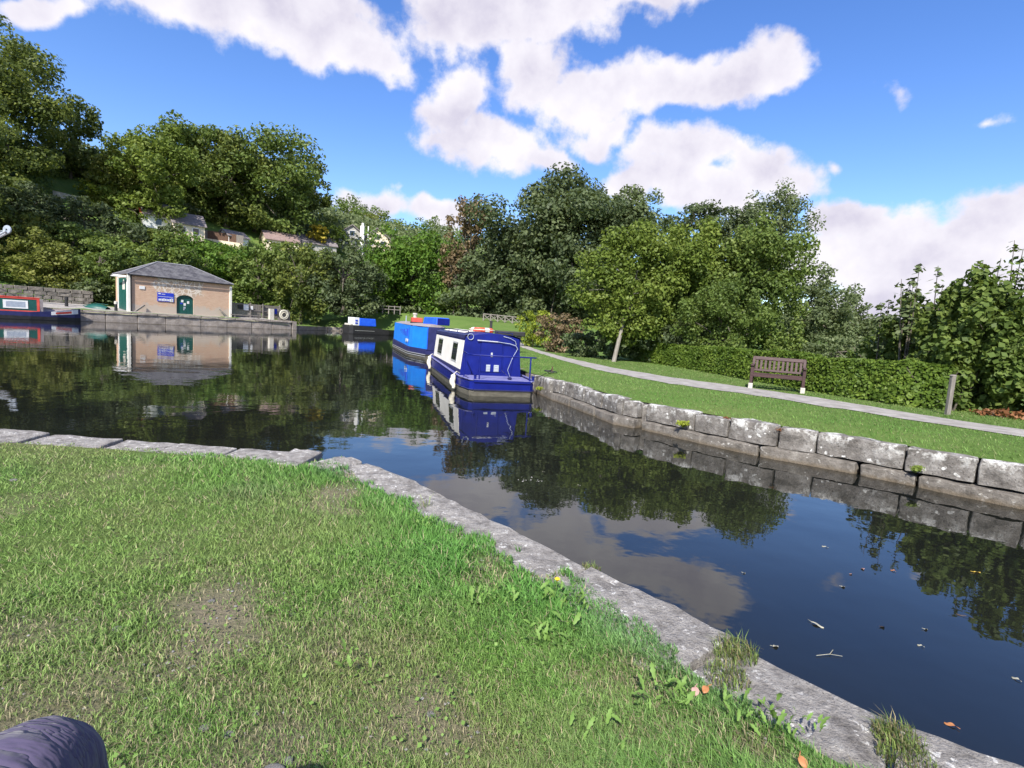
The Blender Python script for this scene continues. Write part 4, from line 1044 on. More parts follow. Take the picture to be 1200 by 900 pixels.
E00, E10, E11, E01 = (-ov, -ov, BE), (BL + ov, -ov, BE), (BL + ov, BD + ov, BE), (-ov, BD + ov, BE)
RA, RB = (rx0, BD / 2, BR), (rx1, BD / 2, BR)
roof = uvmesh('roof', [[E00, E10, RB, RA], [E10, E11, RB], [E11, E01, RA, RB], [E01, E00, RA], [E01, E11, E10, E00]], PAINT['slate'], bt,
              lambda c, n_: ((c.x, c.y * 1.2) if abs(n_.y) > abs(n_.x) else (c.y, c.x * 1.2)))
mr = MB(); mr.tube([RA, RB], .09, 6)
for a_, b_ in ((E00, RA), (E01, RA), (E10, RB), (E11, RB)): mr.tube([Vector(a_) + Vector((0, 0, .02)), Vector(b_) + Vector((0, 0, .02))], .055, 6)
mr.obj('ridge', PAINT['lead'], roof)
g_ = MB(); g_.tube([(-ov, -ov - .06, BE - .05), (BL + ov, -ov - .06, BE - .05)], .06, 6); g_.tube([(.12, -.09, BE - .08), (.12, -.09, .05)], .05, 6)
g_.obj('gutter', PAINT['black'], bt)
g_ = MB(); g_.box((-.06, -.04, BE / 2), (.20, .20, BE - .02)); g_.obj('quoin', PAINT['white'], bt); g_ = MB(); g_.box((BL - .02, -.03, BE / 2 - .1), (.22, .12, BE - .2)); g_.obj('quoin', PAINT['white'], bt)
# doors and notices
dm = MB(); dm.add([(x_, .14, z_) for x_, z_ in arch] + [(x_, .2, z_) for x_, z_ in arch], [tuple(range(len(arch))), tuple(range(2 * len(arch) - 1, len(arch) - 1, -1))])
door = dm.obj('arched_door', PAINT['green'], bt)
for k in range(5):
    pl = MB(); x_ = DX0 + .155 + k * .31; pl.box((x_, .13, .78), (.29, .03, 1.5)); pl.obj('plank', PAINT['green'], door, .006)
sg = MB(); sg.box(((DX0 + DX1) / 2, -.03, .05), (1.75, .3, .1)); sg.obj('door_step', QUAY, bt, .01)
for x_, z_, w_, h_, mt in ((4.5, 1.37, .2, .24, 'purewhite'), (5.03, 1.27, .2, .26, 'purewhite'), (4.72, 1.05, .2, .26, 'purewhite'), (4.42, 1.13, .24, .14, 'notice'), (4.70, .72, .2, .18, 'grey'), (4.64, .55, .1, .16, 'grey')):
    q = MB(); q.box((x_, .105, z_), (w_, .012, h_)); q.obj('notice', PAINT[mt], door)
sg = MB(); sg.box((2.98, -.035, 1.62), (1.42, .04, .86)); sgn_ = sg.obj('sign_board', PAINT['notice'], bt, .01)
ln = MB(); ln.box((2.98, -.06, 1.66), (1.3, .008, .035)); ln.box((2.45, -.06, 1.93), (.2, .008, .1)); ln.box((2.78, -.06, 1.9), (.3, .008, .05))
r_ = random.Random(4)
for k in range(9): ln.box((2.42 + k * .135, -.06, 1.36 + r_.uniform(-.01, .01)), (.10, .008, r_.uniform(.18, .28)))
ln.box((3.52, -.06, 1.37), (.2, .008, .32)); ln.obj('lettering', PAINT['purewhite'], sgn_)
q = MB(); q.box((1.02, -.03, 2.36), (.44, .04, .3)); q.obj('plaque', PAINT['purewhite'], bt, .01)
# left end: green boarded doors in a white frame
q = MB(); q.box((-.03, 1.65, 1.62), (.05, 2.4, 3.1)); dd_ = q.obj('end_door', PAINT['green'], bt)
for y_ in (.42, 2.9): q = MB(); q.box((-.05, y_, 1.66), (.1, .14, 3.3)); q.obj('door_post', PAINT['purewhite'], bt)
q = MB(); q.box((-.065, 1.35, 2.35), (.02, .7, .55)); q.add([(-.076, .95, 2.62), (-.076, 1.75, 2.62), (-.076, 1.35, 3.05), (-.056, .95, 2.62), (-.056, 1.75, 2.62), (-.056, 1.35, 3.05)], [(0, 2, 1), (3, 4, 5), (0, 1, 4, 3), (1, 2, 5, 4), (2, 0, 3, 5)])
q.obj('door_emblem', PAINT['concrete'], dd_)
q = MB(); q.tube([(-.25, -.1, BE - .28), (-.5, .6, BE - .26), (-.7, 1.5, BE - .2), (-.75, 2.4, BE - .22)], [.1, .13, .11, .07], 7); q.obj('rolled_awning', PAINT['purewhite'], bt, smooth=True)
# lean things at the foot of the wall
def leaner(x0, x1, z1, label):
    o = thing('leaning_post', tuple(Vector(bt.matrix_basis @ Vector((x0, -.5, 0)))), label, 'post', ang)
    q = MB(); q.bar((0, 0, .04), (x1 - x0, .32, z1), .16, .12); q.obj('beam', PAINT['oldwood'], o, .01)
    q = MB(); q.box((0, 0, .03), (.5, .4, .06)); q.obj('foot', PAINT['concrete'], o, .01); return o
bt.matrix_basis  # evaluated from loc/rot below
bpy.context.view_layer.update()
leaner(.25, 1.15, .72, 'pale timber prop leaning at the left foot of the brick building')
leaner(BL - .45, BL - 1.2, .8, 'pale timber prop leaning at the right foot of the brick building')
# upturned green dinghy at the left end
dn = thing('dinghy', (*(B0 - QT * .2 + QN * 1.6 + np.array([-1.2, -1.6])), 1.05), 'small green upturned dinghy lying by the left end of the brick building', 'boat', ang + 2.2)
q = MB(); prof = []
for i in range(9):
    u = i / 8; w_ = .62 * math.sin(math.pi * min(1, .12 + u * .88)) ** .7 if u < 1 else .02
    prof.append([(u * 2.4 - 1.2, math.cos(math.pi * j / 8) * max(.05, w_), .05 + math.sin(math.pi * j / 8) * .48 * max(.1, w_) / .62) for j in range(9)])
q.add([p for r in prof for p in r], [(i * 9 + j, (i + 1) * 9 + j, (i + 1) * 9 + j + 1, i * 9 + j + 1) for i in range(8) for j in range(8)])
q.obj('hull', PAINT['green'], dn, smooth=True); q = MB(); q.tube([(-1.2, 0, .52), (0, 0, .58), (1.2, 0, .3)], .03, 5); q.obj('keel', PAINT['green'], dn)
# bollards on the quay
def bollard(px, py, D, label, hz):
    c = atd(px, py, D); z = float(HH(c[0], c[1])); o = thing('bollard', (c[0], c[1], z - .02), label, 'bollard', group='bollards on the far quay')
    q = MB(); q.tube([(0, 0, 0), (0, 0, hz * .7)], [.13, .11], 10); q.obj('shaft', PAINT['black'], o); q = MB(); q.tube([(0, 0, hz * .7), (0, 0, hz * .95), (0, 0, hz)], [.14, .14, .05], 10); q.obj('cap', PAINT['concrete'] if px > 100 else PAINT['black'], o)
bollard(136, 367, 48.5, 'dark bollard with pale cap beside the green dinghy', .95)
bollard(78, 360, 47, 'thin black bollard on the quay behind the bow of the red trimmed boat', .9)

# pale paving along the quay between the water and the old wall
pv = MB(); rows = []
ts = np.linspace(-40, 15.1, 80)
for t in ts:
    for qd in (.55, 1.6, 3.2, 4.8, 6.15 if t < -.8 else 4.9):
        p_ = Q0 + QT * t + QN * qd; rows.append((p_[0], p_[1], float(HH(p_[0], p_[1])) + .03))
pv.add(rows, [(k * 5 + j, k * 5 + 5 + j, k * 5 + 6 + j, k * 5 + 1 + j) for k in range(79) for j in range(4)])
struct(pv.obj('quay_paving', PAINT['path'], smooth=True))

# retaining wall behind the quay on the left
wl_ = [Q0 + QN * 6.3 + QT * t for t in (-46, -30, -14, -1.5)]
wt = thing('stone_wall', (*wl_[3], 1.4), 'rough grey stone wall on the quay left of the brick building', 'stone wall')
f, inv, Ln = plan([tuple(p) for p in wl_]); rng = np.random.RandomState(21)
for row in range(4):
    s = -.4 * (row % 2) + 12
    while s < Ln - .2:
        l_ = rng.uniform(.55, 1.1); a_, b_ = max(0, s), min(Ln, s + l_)
        if b_ - a_ > .2: stone('stone', f, a_, b_, 1.36 + row * .36, 1.36 + row * .36 + .35, .35, .03 * rng.rand(), RUBBLE, wt, rng, .02, .012, sgn=-1, seg=2, nz=1, nd=1)
        s = b_
for t0, px, py in ((0, 24, 0), ):
    pass

# grey yard fence right of the building
fz = 1.03
ft = thing('yard_fence', (*(B1 + QT * .35 + QN * .8), fz), 'weathered grey board fence with notices between the brick building and the lifebelt', 'fence', ang)
FLn = 5.6
def boards(x0, x1, y, z0, z1, par):
    n_ = int((x1 - x0) / .2)
    for k in range(n_):
        q = MB(); q.box((x0 + (k + .5) * (x1 - x0) / n_, y, (z0 + z1) / 2 + .015 * math.sin(k * 3.1)), ((x1 - x0) / n_ - .02, .025, z1 - z0)); q.obj('board', PAINT['oldwood'], par)
boards(.1, 2.1, 0, .12, 1.62, ft); boards(2.15, 3.5, .25, .1, 1.55, ft); boards(3.55, 5.5, .1, .15, 1.5, ft)
for x_ in (.1, 2.12, 3.52, 5.5): q = MB(); q.box((x_, -.06, .85), (.12, .12, 1.75)); q.obj('post', PAINT['oldwood'], ft, .01)
for z_ in (.35, .9, 1.55): q = MB(); q.box((2.8, -.05, z_), (5.4, .05, .08)); q.obj('rail', PAINT['oldwood'], ft)
q = MB(); q.box((1.0, -.1, 1.22), (.62, .03, .42)); q.obj('notice_board', PAINT['black'], ft)
q = MB(); q.box((1.62, -.1, 1.2), (.55, .03, .62)); q.obj('white_notice', PAINT['purewhite'], ft)
q = MB(); q.box((2.25, -.13, 1.2), (.24, .03, .4)); q.obj('white_notice', PAINT['purewhite'], ft)
# low barrier and service point with hose reel
q0 = B1 + QT * 4.4 + QN * -.15
sp = thing('service_post', (*q0, fz), 'pale service cabinet with a blue cover on the quay beside the hose reel', 'water point', ang)
q = MB(); q.box((0, 0, .62), (.5, .4, 1.24)); q.obj('cabinet', PAINT['concrete'], sp, .02); q = MB(); q.box((.42, 0, .95), (.42, .3, .6)); q.obj('cover', PAINT['navy'], sp, .03)
hr = thing('hose_reel', (*(q0 + QT * 1.45), fz), 'white coiled hose on a grey stand at the right end of the far quay', 'hose reel', ang)
Mx = Matrix.Rotation(R(90), 3, 'X'); q = MB()
for r_2 in (.52, .44): q.torus((0, -.12, .66), r_2, .06, 22, 6, Mx)
q.torus((0, -.16, .62), .3, .05, 18, 6, Mx); q.obj('coil', PAINT['rope'], hr, smooth=True)
q = MB(); q.box((0, .05, .62), (1.2, .1, 1.24)); q.box((.72, .05, .52), (.14, .14, 1.04)); q.box((-.6, .05, .66), (.12, .14, 1.32)); q.obj('stand', PAINT['oldwood'], hr, .01)
lb = thing('plank_seat', (*(B1 + QT * 1.6 - QN * .3), fz), 'low grey plank barrier on the quay in front of the yard fence', 'barrier', ang)
q = MB(); q.box((0, 0, .34), (3.3, .22, .1)); q.obj('plank', PAINT['oldwood'], lb)
for x_ in (-1.3, 1.3): q = MB(); q.box((x_, 0, .15), (.14, .16, .3)); q.obj('leg', PAINT['oldwood'], lb)

# wharf crane whose jib end reaches in from the left
ct = atd(8.5, 269, 43.5); cb = np.array([ct[0] - 7.5, ct[1] - 1.0]); czz = float(HH(*cb))
cr_ = thing('wharf_crane', (*cb, czz), 'grey iron crane whose jib wheel shows at the left edge above the shrubs', 'crane')
tip = Vector((ct[0] - cb[0], ct[1] - cb[1], ct[2] - czz))
q = MB(); q.tube([(0, 0, -.2), (0, 0, 3.2)], [.3, .22], 12); q.obj('mast', PAINT['grey'], cr_)
q = MB(); q.tube([(0, 0, .9), tip - Vector((0, .12, .15))], [.13, .09], 8); q.tube([(0, .2, .9), tip + Vector((0, .2, -.15))], [.13, .09], 8); q.obj('jib', PAINT['grey'], cr_)
q = MB(); q.tube([(0, 0, 3.2), tip], .03, 5); q.obj('tie_rod', PAINT['grey'], cr_)
q = MB(); q.tube([tip + Vector((0, -.06, 0)), tip + Vector((0, .06, 0))], .31, 18); q.torus(tip, .3, .05, 18, 6, Mx); q.obj('pulley', PAINT['grey'], cr_)
q = MB(); q.tube([tip + Vector((0, -.1, 0)), tip + Vector((0, .1, 0))], .06, 10); q.obj('axle', PAINT['black'], cr_)

# ------------------------------------------------------------------ hillside houses and terraces
def house(px0, pyb, px1, pyb1, D0, D1, eave, rise, depth, wm, rm, label, name='house', gable=True, wins=3):
    """front wall foot runs from (px0,pyb) at D0 to (px1,pyb1) at D1"""
    D0 = onhill(px0, pyb); D1 = D0 + (D1 - D0) if False else D0 * 1.035
    a_ = atd(px0, pyb, D0); b_ = atd(px1, pyb1, D1); dv = (b_ - a_)[:2]; l_ = float(np.linalg.norm(dv)); an = math.atan2(dv[1], dv[0]); z0 = min(a_[2], b_[2])
    h = thing(name, (a_[0], a_[1], z0), label, 'house', an)
    q = MB(); q.add([(0, 0, -3), (l_, 0, -3), (l_, depth, -3), (0, depth, -3), (0, 0, eave), (l_, 0, eave), (l_, depth, eave), (0, depth, eave), (0, depth / 2, eave + rise), (l_, depth / 2, eave + rise)],
          [(0, 1, 5, 4), (2, 3, 7, 6), (1, 2, 6, 9, 5), (3, 0, 4, 8, 7)]); w = q.obj('wall', wm, h)
    q = MB(); o_ = .25; s_ = rise / (depth / 2)
    for sgn in (0, 1):
        ye, yr = (-o_, depth / 2) if sgn == 0 else (depth + o_, depth / 2); ze = eave - o_ * s_ + .03
        q.add([(-o_, ye, ze), (l_ + o_, ye, ze), (l_ + o_, yr, eave + rise + .03), (-o_, yr, eave + rise + .03), (-o_, ye, ze + .14), (l_ + o_, ye, ze + .14), (l_ + o_, yr, eave + rise + .17), (-o_, yr, eave + rise + .17)],
              [(0, 1, 2, 3), (4, 5, 6, 7), (0, 1, 5, 4), (1, 2, 6, 5), (3, 0, 4, 7)])
    rf = q.obj('roof', rm, h)
    for k in range(wins):
        x_ = l_ * (k + .7) / (wins + .4); q = MB(); q.box((x_, -.02, eave * .55), (.9, .08, 1.0)); w2 = q.obj('window', PAINT['purewhite'], h); q = MB(); q.box((x_, -.07, eave * .55), (.74, .02, .84)); q.obj('pane', GLASS, w2)
    return h, l_, depth, eave, rise
h, l_, dp, ev, ri = house(168, 266, 203, 272, 86, 89, 2.0, 1.9, 5.0, PAINT['purewhite'], PAINT['tileroof'], 'white gabled end of the long low hillside house above the brick building', wins=1)
for s_ in (0, 1):
    q = MB(); q.bar((-.28, -.25 if s_ == 0 else dp + .25, ev - .15), (-.28, dp / 2, ev + ri + .1), .16, .2); q.obj('bargeboard', PAINT['red'], h)
house(203, 276, 240, 282, 84, 87, 2.0, 1.7, 5.0, PAINT['cream_wall'], PAINT['tileroof'], 'cream hillside house with grey roof joined right of the white gable', wins=2)
tw = thing('terrace_wall', (*atd(258, 286, onhill(258, 286))[:2], atd(258, 286, onhill(258, 286))[2]), 'cream garden wall on the slope right of the long hillside house', 'garden wall')
a_ = atd(236, 283, onhill(258, 286) - 1) - np.array(tw.location); b_ = atd(284, 290, onhill(258, 286) + 1) - np.array(tw.location)
q = MB(); 
def wallbox(q, a_, b_, z0, z1, th=.4):
    d_ = (b_ - a_)[:2]; l_ = np.linalg.norm(d_); n_ = np.array([-d_[1], d_[0]]) / l_ * th
    q.add([(*a_[:2], a_[2] + z0), (*b_[:2], b_[2] + z0), (*(b_[:2] + n_), b_[2] + z0), (*(a_[:2] + n_), a_[2] + z0), (*a_[:2], a_[2] + z1), (*b_[:2], b_[2] + z1), (*(b_[:2] + n_), b_[2] + z1), (*(a_[:2] + n_), a_[2] + z1)],
          [(0, 1, 5, 4), (1, 2, 6, 5), (2, 3, 7, 6), (3, 0, 4, 7), (4, 5, 6, 7)])
wallbox(q, a_, b_, -2, .6); q.obj('wall', PAINT['cream_wall'], tw)
for k in range(17):
    p_ = a_ + (b_ - a_) * (k + .5) / 17; q = MB(); q.box((p_[0], p_[1] + .3, p_[2] + 1.2), (.34, .06, 1.3), math.atan2((b_ - a_)[1], (b_ - a_)[0])); q.obj('fence_board', PAINT['rusty'] if 1 < k < 14 else PAINT['oldwood'], tw)
house(268, 288, 291, 290, 86, 87, 1.6, .9, 3, PAINT['purewhite'], PAINT['tileroof'], 'small white outbuilding between the tree trunks above the brick building', 'outbuilding', wins=1)
h, l_, dp, ev, ri = house(312, 293, 350, 296, 88, 92, 1.9, 1.5, 5, PAINT['cream_wall'], PAINT['pinkroof'], 'cream cottage with reddish roof half hidden under the spreading hillside tree', wins=1)
house(352, 296, 394, 302, 90, 98, 2.0, 1.7, 5, PAINT['greystone'], PAINT['tileroof'], 'lower hillside house with grey roof sloping beside the golden bush', wins=2)
# the house with the white chimney
def gfront(px, py, D, w, eave, rise, depth, an, wm, label):
    D = onhill(px, py); c = atd(px, py, D); h = thing('gabled_house', tuple(c), label, 'house', an)
    q = MB(); w2 = w / 2
    q.add([(-w2, 0, -3), (w2, 0, -3), (w2, 0, eave), (0, 0, eave + rise), (-w2, 0, eave), (-w2, depth, -3), (w2, depth, -3), (w2, depth, eave), (0, depth, eave + rise), (-w2, depth, eave)], [(0, 1, 2, 3, 4), (1, 6, 7, 2), (5, 0, 4, 9), (6, 5, 9, 8, 7)])
    q.obj('wall', wm, h); q = MB(); o_ = .35; sl = rise / w2
    for s_ in (-1, 1):
        q.add([(0, -o_, eave + rise + .05), (s_ * (w2 + o_), -o_, eave - o_ * sl + .05), (s_ * (w2 + o_), depth, eave - o_ * sl + .05), (0, depth, eave + rise + .05), (0, -o_, eave + rise + .25), (s_ * (w2 + o_), -o_, eave - o_ * sl + .25), (s_ * (w2 + o_), depth, eave - o_ * sl + .25), (0, depth, eave + rise + .25)], [(0, 1, 2, 3), (4, 5, 6, 7), (0, 1, 5, 4), (1, 2, 6, 5)])
    q.obj('roof', PAINT['tileroof'], h)
    for x_, z_ in ((-w2 * .45, eave * .72), (w2 * .45, eave * .72), (0, eave + rise * .2)):
        q = MB(); q.box((x_, -.03, z_), (1.2, .1, 1.2)); wn = q.obj('window', PAINT['purewhite'], h); q = MB(); q.box((x_, -.09, z_), (1.02, .02, 1.02)); q.obj('pane', GLASS, wn)
    return h
gfront(412, 297, 124, 5.2, 3.6, 1.9, 8, R(18), PAINT['greystone'], 'grey gabled house just left of the tall white chimney on the hill')
h = gfront(441, 299, 126, 5.6, 3.4, 2.0, 8, R(18), PAINT['cream_wall'], 'gabled house just right of the tall white chimney on the hill')
q = MB(); q.box((-1.2, -1.0, 1.25), (4.4, 1.4, .15)); q.obj('balcony', PAINT['pinkroof'], h)
for k in range(12): q = MB(); q.box((-3.2 + k * .38, -1.65, 1.75), (.06, .06, .9)); q.obj('baluster', PAINT['purewhite'], h)
c = atd(424, 299, onhill(424, 299) - 2); o = thing('white_chimney', tuple(c), 'tall white chimney stack between the two hillside gables', 'chimney')
q = MB(); q.box((0, 0, 2.2), (.75, .75, 7)); q.obj('stack', PAINT['purewhite'], o); q = MB(); q.tube([(0, 0, 5.7), (0, 0, 6.3)], .25, 8); q.obj('pot', PAINT['purewhite'], o); q = MB(); q.tube([(1.0, .5, 3.0), (1.0, .5, 5.8)], .14, 8); q.obj('flue', PAINT['purewhite'], o)
tw = thing('terrace_wall', (0, 0, 0), 'dark stone terrace wall in the shade of the tall oak on the left hillside', 'garden wall'); q = MB(); wallbox(q, atd(22, 252, onhill(40, 254)), atd(96, 262, onhill(70, 258)), -2.5, .55); q.obj('wall', RUBBLE, tw)
tw = thing('terrace_wall', (0, 0, 0), 'pale upper terrace wall beside the yellowish hillside tree', 'garden wall'); q = MB(); wallbox(q, atd(62, 232, onhill(75, 236)), atd(96, 240, onhill(75, 236) + 1), -2, 1.0); q.obj('wall', PAINT['greystone'], tw)

# ------------------------------------------------------------------ boats
def hull_loft(poly, levels):
    "poly: outline list; levels: (z, inset scale xy list offset)"
    q = MB(); n_ = len(poly); P = np.array(poly, float)
    ctr = P.mean(0)
    rows_ = []
    for z, ins in levels:
        for p in P:
            d_ = p - np.array([0, p[1]]); x_ = p[0] - math.copysign(min(abs(p[0]), ins), p[0]) if abs(p[0]) > 1e-6 else 0
            rows_.append((x_, p[1] + (ins if p[1] < .05 else 0), z(p[1]) if callable(z) else z))
    fs = []
    for l_ in range(len(levels) - 1):
        for i in range(n_):
            a_ = l_ * n_ + i; b_ = l_ * n_ + (i + 1) % n_; fs.append((a_, b_, b_ + n_, a_ + n_))
    q.add(rows_, fs); return q
def cap(poly, z, ins=0):
    q = MB(); q.add([(p[0] - math.copysign(min(abs(p[0]), ins), p[0]), p[1] + (ins if p[1] < .05 else 0), z(p[1]) if callable(z) else z) for p in poly], [tuple(range(len(poly)))]); return q
BG = 'blue boats moored along the grass bank'
# --- navy and cream boat
st = (at(549, 464) + at(626, 466)) / 2; hd = np.array([-.27, .963]); hd /= np.linalg.norm(hd); ang1 = math.atan2(hd[1], hd[0]) - math.pi / 2
b1 = thing('canal_boat', (st[0], st[1], 0), 'navy canal boat with cream side panel and two dark windows, nearest of the boats', 'boat', ang1, BG)
H = .90
def mir(pts): return pts + [(-x, y) for x, y in reversed(pts)]
out1 = mir([(H - .12, 0), (H - .02, .10), (H + .10, .75), (H + .14, 1.6), (H + .14, 7.2), (H + .02, 8.6), (.55, 9.7), (.08, 10.3)])
out1 = [(-x, y) for x, y in out1]
gun = lambda y: .42 + .10 * max(0, (y - 1.2)) / 8
hull_loft(out1, [(-.5, .12), (.11, .0), (.145, -.02), (.16, .0)]).obj('lower_hull', PAINT['strake'], b1)
hull_loft(out1, [(.155, .012), (lambda y: gun(y) - .06, .008), (lambda y: gun(y) - .055, -.025), (lambda y: gun(y), -.025), (lambda y: gun(y), .06)]).obj('hull', PAINT['navy'], b1)
q = MB(); P_ = [(p[0], p[1], .19) for p in out1] + [(out1[0][0], out1[0][1], .19)]; q.tube([(p[0] * 1.012, p[1] - (.02 if p[1] < .05 else 0), .17) for p in out1[:8]], .018, 5); q.tube([(p[0] * 1.012, p[1] - (.02 if p[1] < .05 else 0), .17) for p in out1[8:]], .018, 5); q.tube([(-H + .12, -.02, .17), (H - .12, -.02, .17)], .018, 5)
q.obj('rubbing_strake', PAINT['navydark'], b1)
q = MB(); q.tube([(p[0] * 1.0, p[1], gun(p[1]) + .005) for p in out1[:8]], .022, 6); q.tube([(p[0] * 1.0, p[1], gun(p[1]) + .005) for p in out1[8:]], .022, 6); q.obj('gunwale_highlight', PAINT['deck'], b1)  # paler blue tube paints in the highlight along the hull edge
# stern deck laid in boards
deck = cap(out1, lambda y: gun(y) - .03, .05).obj('deck', PAINT['deck'], b1)
for k in range(5):
    q = MB(); q.box((0, .18 + k * .235, gun(0) + .0), (1.62, .222, .02)); q.obj('deck_plate', PAINT['deck'], b1, .004)
CY0, CY1, CB, CT, ZB, ZT = 1.42, 8.0, .90, .795, .45, 1.50
def cabin_prism(y0, y1, wb, wt, zb, zt, name, mats, par, camber=.13):
    q = MB(); arcn = 8
    def ringp(y): return [(-wb, y, zb), (-wt, y, zt)] + [(-wt + 2 * wt * k / arcn, y, zt + camber * math.sin(math.pi * k / arcn)) for k in range(1, arcn)] + [(wt, y, zt), (wb, y, zb)]
    r0, r1 = ringp(y0), ringp(y1); n_ = len(r0)
    q.add(r0 + r1, [tuple(range(n_))] + [tuple(range(2 * n_ - 1, n_ - 1, -1))] + [(i + 1, i, i + n_, i + n_ + 1) for i in range(n_ - 1)])
    return q.obj(name, mats, par, .015)
cabin = cabin_prism(CY0, CY1, CB, CT, ZB - .05, ZT, 'cabin', PAINT['navy'], b1)
# roof edge rails, cream roof centre
for s_ in (-1, 1):
    q = MB(); q.add([(s_ * (CT + .035), CY0 - .03, ZT - .06), (s_ * (CT + .035), CY1, ZT - .06), (s_ * (CT - .17), CY1, ZT + .09), (s_ * (CT - .17), CY0 - .03, ZT + .09), (s_ * (CT + .02), CY0 - .03, ZT + .035), (s_ * (CT + .02), CY1, ZT + .035)], [(0, 1, 5, 4), (4, 5, 2, 3)])
    q.obj('roof_edge', PAINT['navydark'] if s_ < 0 else PAINT['navy'], b1)
q = MB(); rr_ = [(-.58 + 1.16 * k / 6, y, ZT + .155 * math.sin(math.pi * (.15 + .7 * k / 6))) for y in (CY0 + 1.7, CY1 - .2) for k in range(7)]
q.add(rr_, [(k, k + 1, k + 8, k + 7) for k in range(6)]); q.obj('roof_panel', PAINT['white'], b1)
def side_pt(y, z, off, s_=-1):
    u = (z - (ZB - .05)) / (ZT - ZB + .05); return (s_ * (CB + (CT - CB) * u + off), y, z)
def side_panel(y0, y1, z0, z1, off, th, name, mat, par, s_=-1, bev=.004):
    q = MB(); a_ = [side_pt(y0, z0, off, s_), side_pt(y1, z0, off, s_), side_pt(y1, z1, off, s_), side_pt(y0, z1, off, s_)]
    i_ = [(p[0] - s_ * th, p[1], p[2]) for p in a_]
    q.add(a_ + i_, [(0, 1, 2, 3), (7, 6, 5, 4), (0, 4, 5, 1), (1, 5, 6, 2), (2, 6, 7, 3), (3, 7, 4, 0)]); return q.obj(name, mat, par, bev)
pan = side_panel(CY0 + .10, CY1 - .25, ZB + .10, ZT - .12, .014, .02, 'side_panel', PAINT['white'], b1)
side_panel(CY0 + .10, CY1 - .25, ZB + .0, ZB + .085, .012, .02, 'side_strip', PAINT['navydark'], b1)  # dark strip along the cabin foot below the cream panel
WIN = [(2.32, 3.30), (5.55, 6.75)]
for y0, y1 in WIN:
    for s_ in (-1, 1):
        wf = side_panel(y0, y1, ZB + .24, ZT - .20, .026, .02, 'window', PAINT['steel'], b1, s_)
        side_panel(y0 + .07, y1 - .07, ZB + .29, ZT - .25, .031, .012, 'pane', GLASS, wf, s_)
        side_panel(y0 + .02, y0 + .12, ZB + .27, ZT - .23, .034, .01, 'rubber', PAINT['black'], wf, s_)
for s_ in (-1, 1):
    q = MB(); q.tube([(s_ * .66, y, .155 + ZT) for y in (CY0 + .3, CY0 + 3, CY1 - .3)], .016, 6); q.obj('roof_rail', PAINT['navydark'], b1)
    for k in range(4): q = MB(); q.tube([(s_ * .66, CY0 + .35 + k * 1.9, ZT + .08), (s_ * .66, CY0 + .35 + k * 1.9, ZT + .155)], .012, 5); q.obj('rail_bracket', PAINT['navydark'], b1)
for x_ in (-.36, .33): q = MB(); q.box((x_, CY0 - .006, .95), (.012, .016, 1.0)); q.obj('weld_seam', PAINT['navy'], b1)
q = MB(); q.box((-.02, CY0 - .03, 1.02), (.05, .03, .12)); q.obj('door_handle', PAINT['steel'], b1)
# stern fittings
for x_ in (-.10, .14): 
    q = MB(); q.box((x_, CY0 - .015, .63), (.12 if x_ < 0 else .15, .03, .20)); v = q.obj('vent', PAINT['grey'], b1, .004)
    for k in range(4): q = MB(); q.box((x_, CY0 - .034, .56 + k * .047), (.1, .008, .02)); q.obj('louvre', PAINT['steel'], v)
q = MB(); q.box((-.02, CY0 - .012, .95), (.62, .02, .86)); q.obj('stern_door', PAINT['navy'], b1, .006); 
rz_ = 1.06
q = MB(); rail = [(-H + .02, 1.15, rz_ + .03), (-H + .02, .35, rz_), (-H + .12, .12, rz_), (H - .14, .10, rz_), (H + .02, .12, rz_)]
q.tube(rail, .019, 8); q.obj('hand_rail', PAINT['navy'], b1, smooth=True)
for x_, y_ in ((-H + .02, .9), (-.62, .1), (H - .14, .1)): q = MB(); q.tube([(x_, y_, gun(0) - .02), (x_, y_, rz_)], .02, 8); q.obj('rail_post', PAINT['navy'], b1)
for x_ in (-.72, H - .03): 
    q = MB(); q.tube([(x_, .14, gun(0) - .02), (x_, .14, gun(0) + .13)], .035, 8); q.tube([(x_, .14, gun(0) + .11), (x_, .14, gun(0) + .14)], .048, 8); q.obj('mooring_dolly', PAINT['navy'], b1)
q = MB(); q.tube([(.26, .3, gun(0)), (.26, .3, gun(0) + .05), (.26, .3, gun(0) + .09)], [.03, .07, .02], 10); q.tube([(.26, .3, gun(0) + .06), (.12, .7, gun(0) + .22)], .012, 5); q.obj('tiller_socket', PAINT['navydark'], b1)
q = MB(); q.tube([(-.46, CY0 - .05, ZT - .09), (.14, CY0 - .05, ZT - .105)], .018, 6); q.obj('grab_rail', PAINT['steel'], b1)
q = MB(); q.tube([(.14, CY0 - .05, ZT - .105), (.5, CY0 - .05, ZT - .14), (.68, CY0 - .07, ZT - .19), (.735, CY0 - .06, ZT - .28)], .012, 6); q.tube([(.735, CY0 - .06, ZT - .28), (.60, CY0 - .07, .98), (.42, CY0 - .25, .62), (.28, .35, gun(0) + .08)], .007, 4)
q.tube([(.3, CY0 - .02, ZT + .06), (.5, CY0 - .05, ZT + .02), (.66, CY0 - .04, ZT - .06), (.69, CY0 - .04, ZT - .16)], .01, 5); q.obj('cable', PAINT['grey'], b1)
q = MB(); q.torus((-.66, CY0 - .03, ZT - .0), .085, .01, 14, 5, Mx); q.obj('rope_ring', PAINT['grey'], b1)
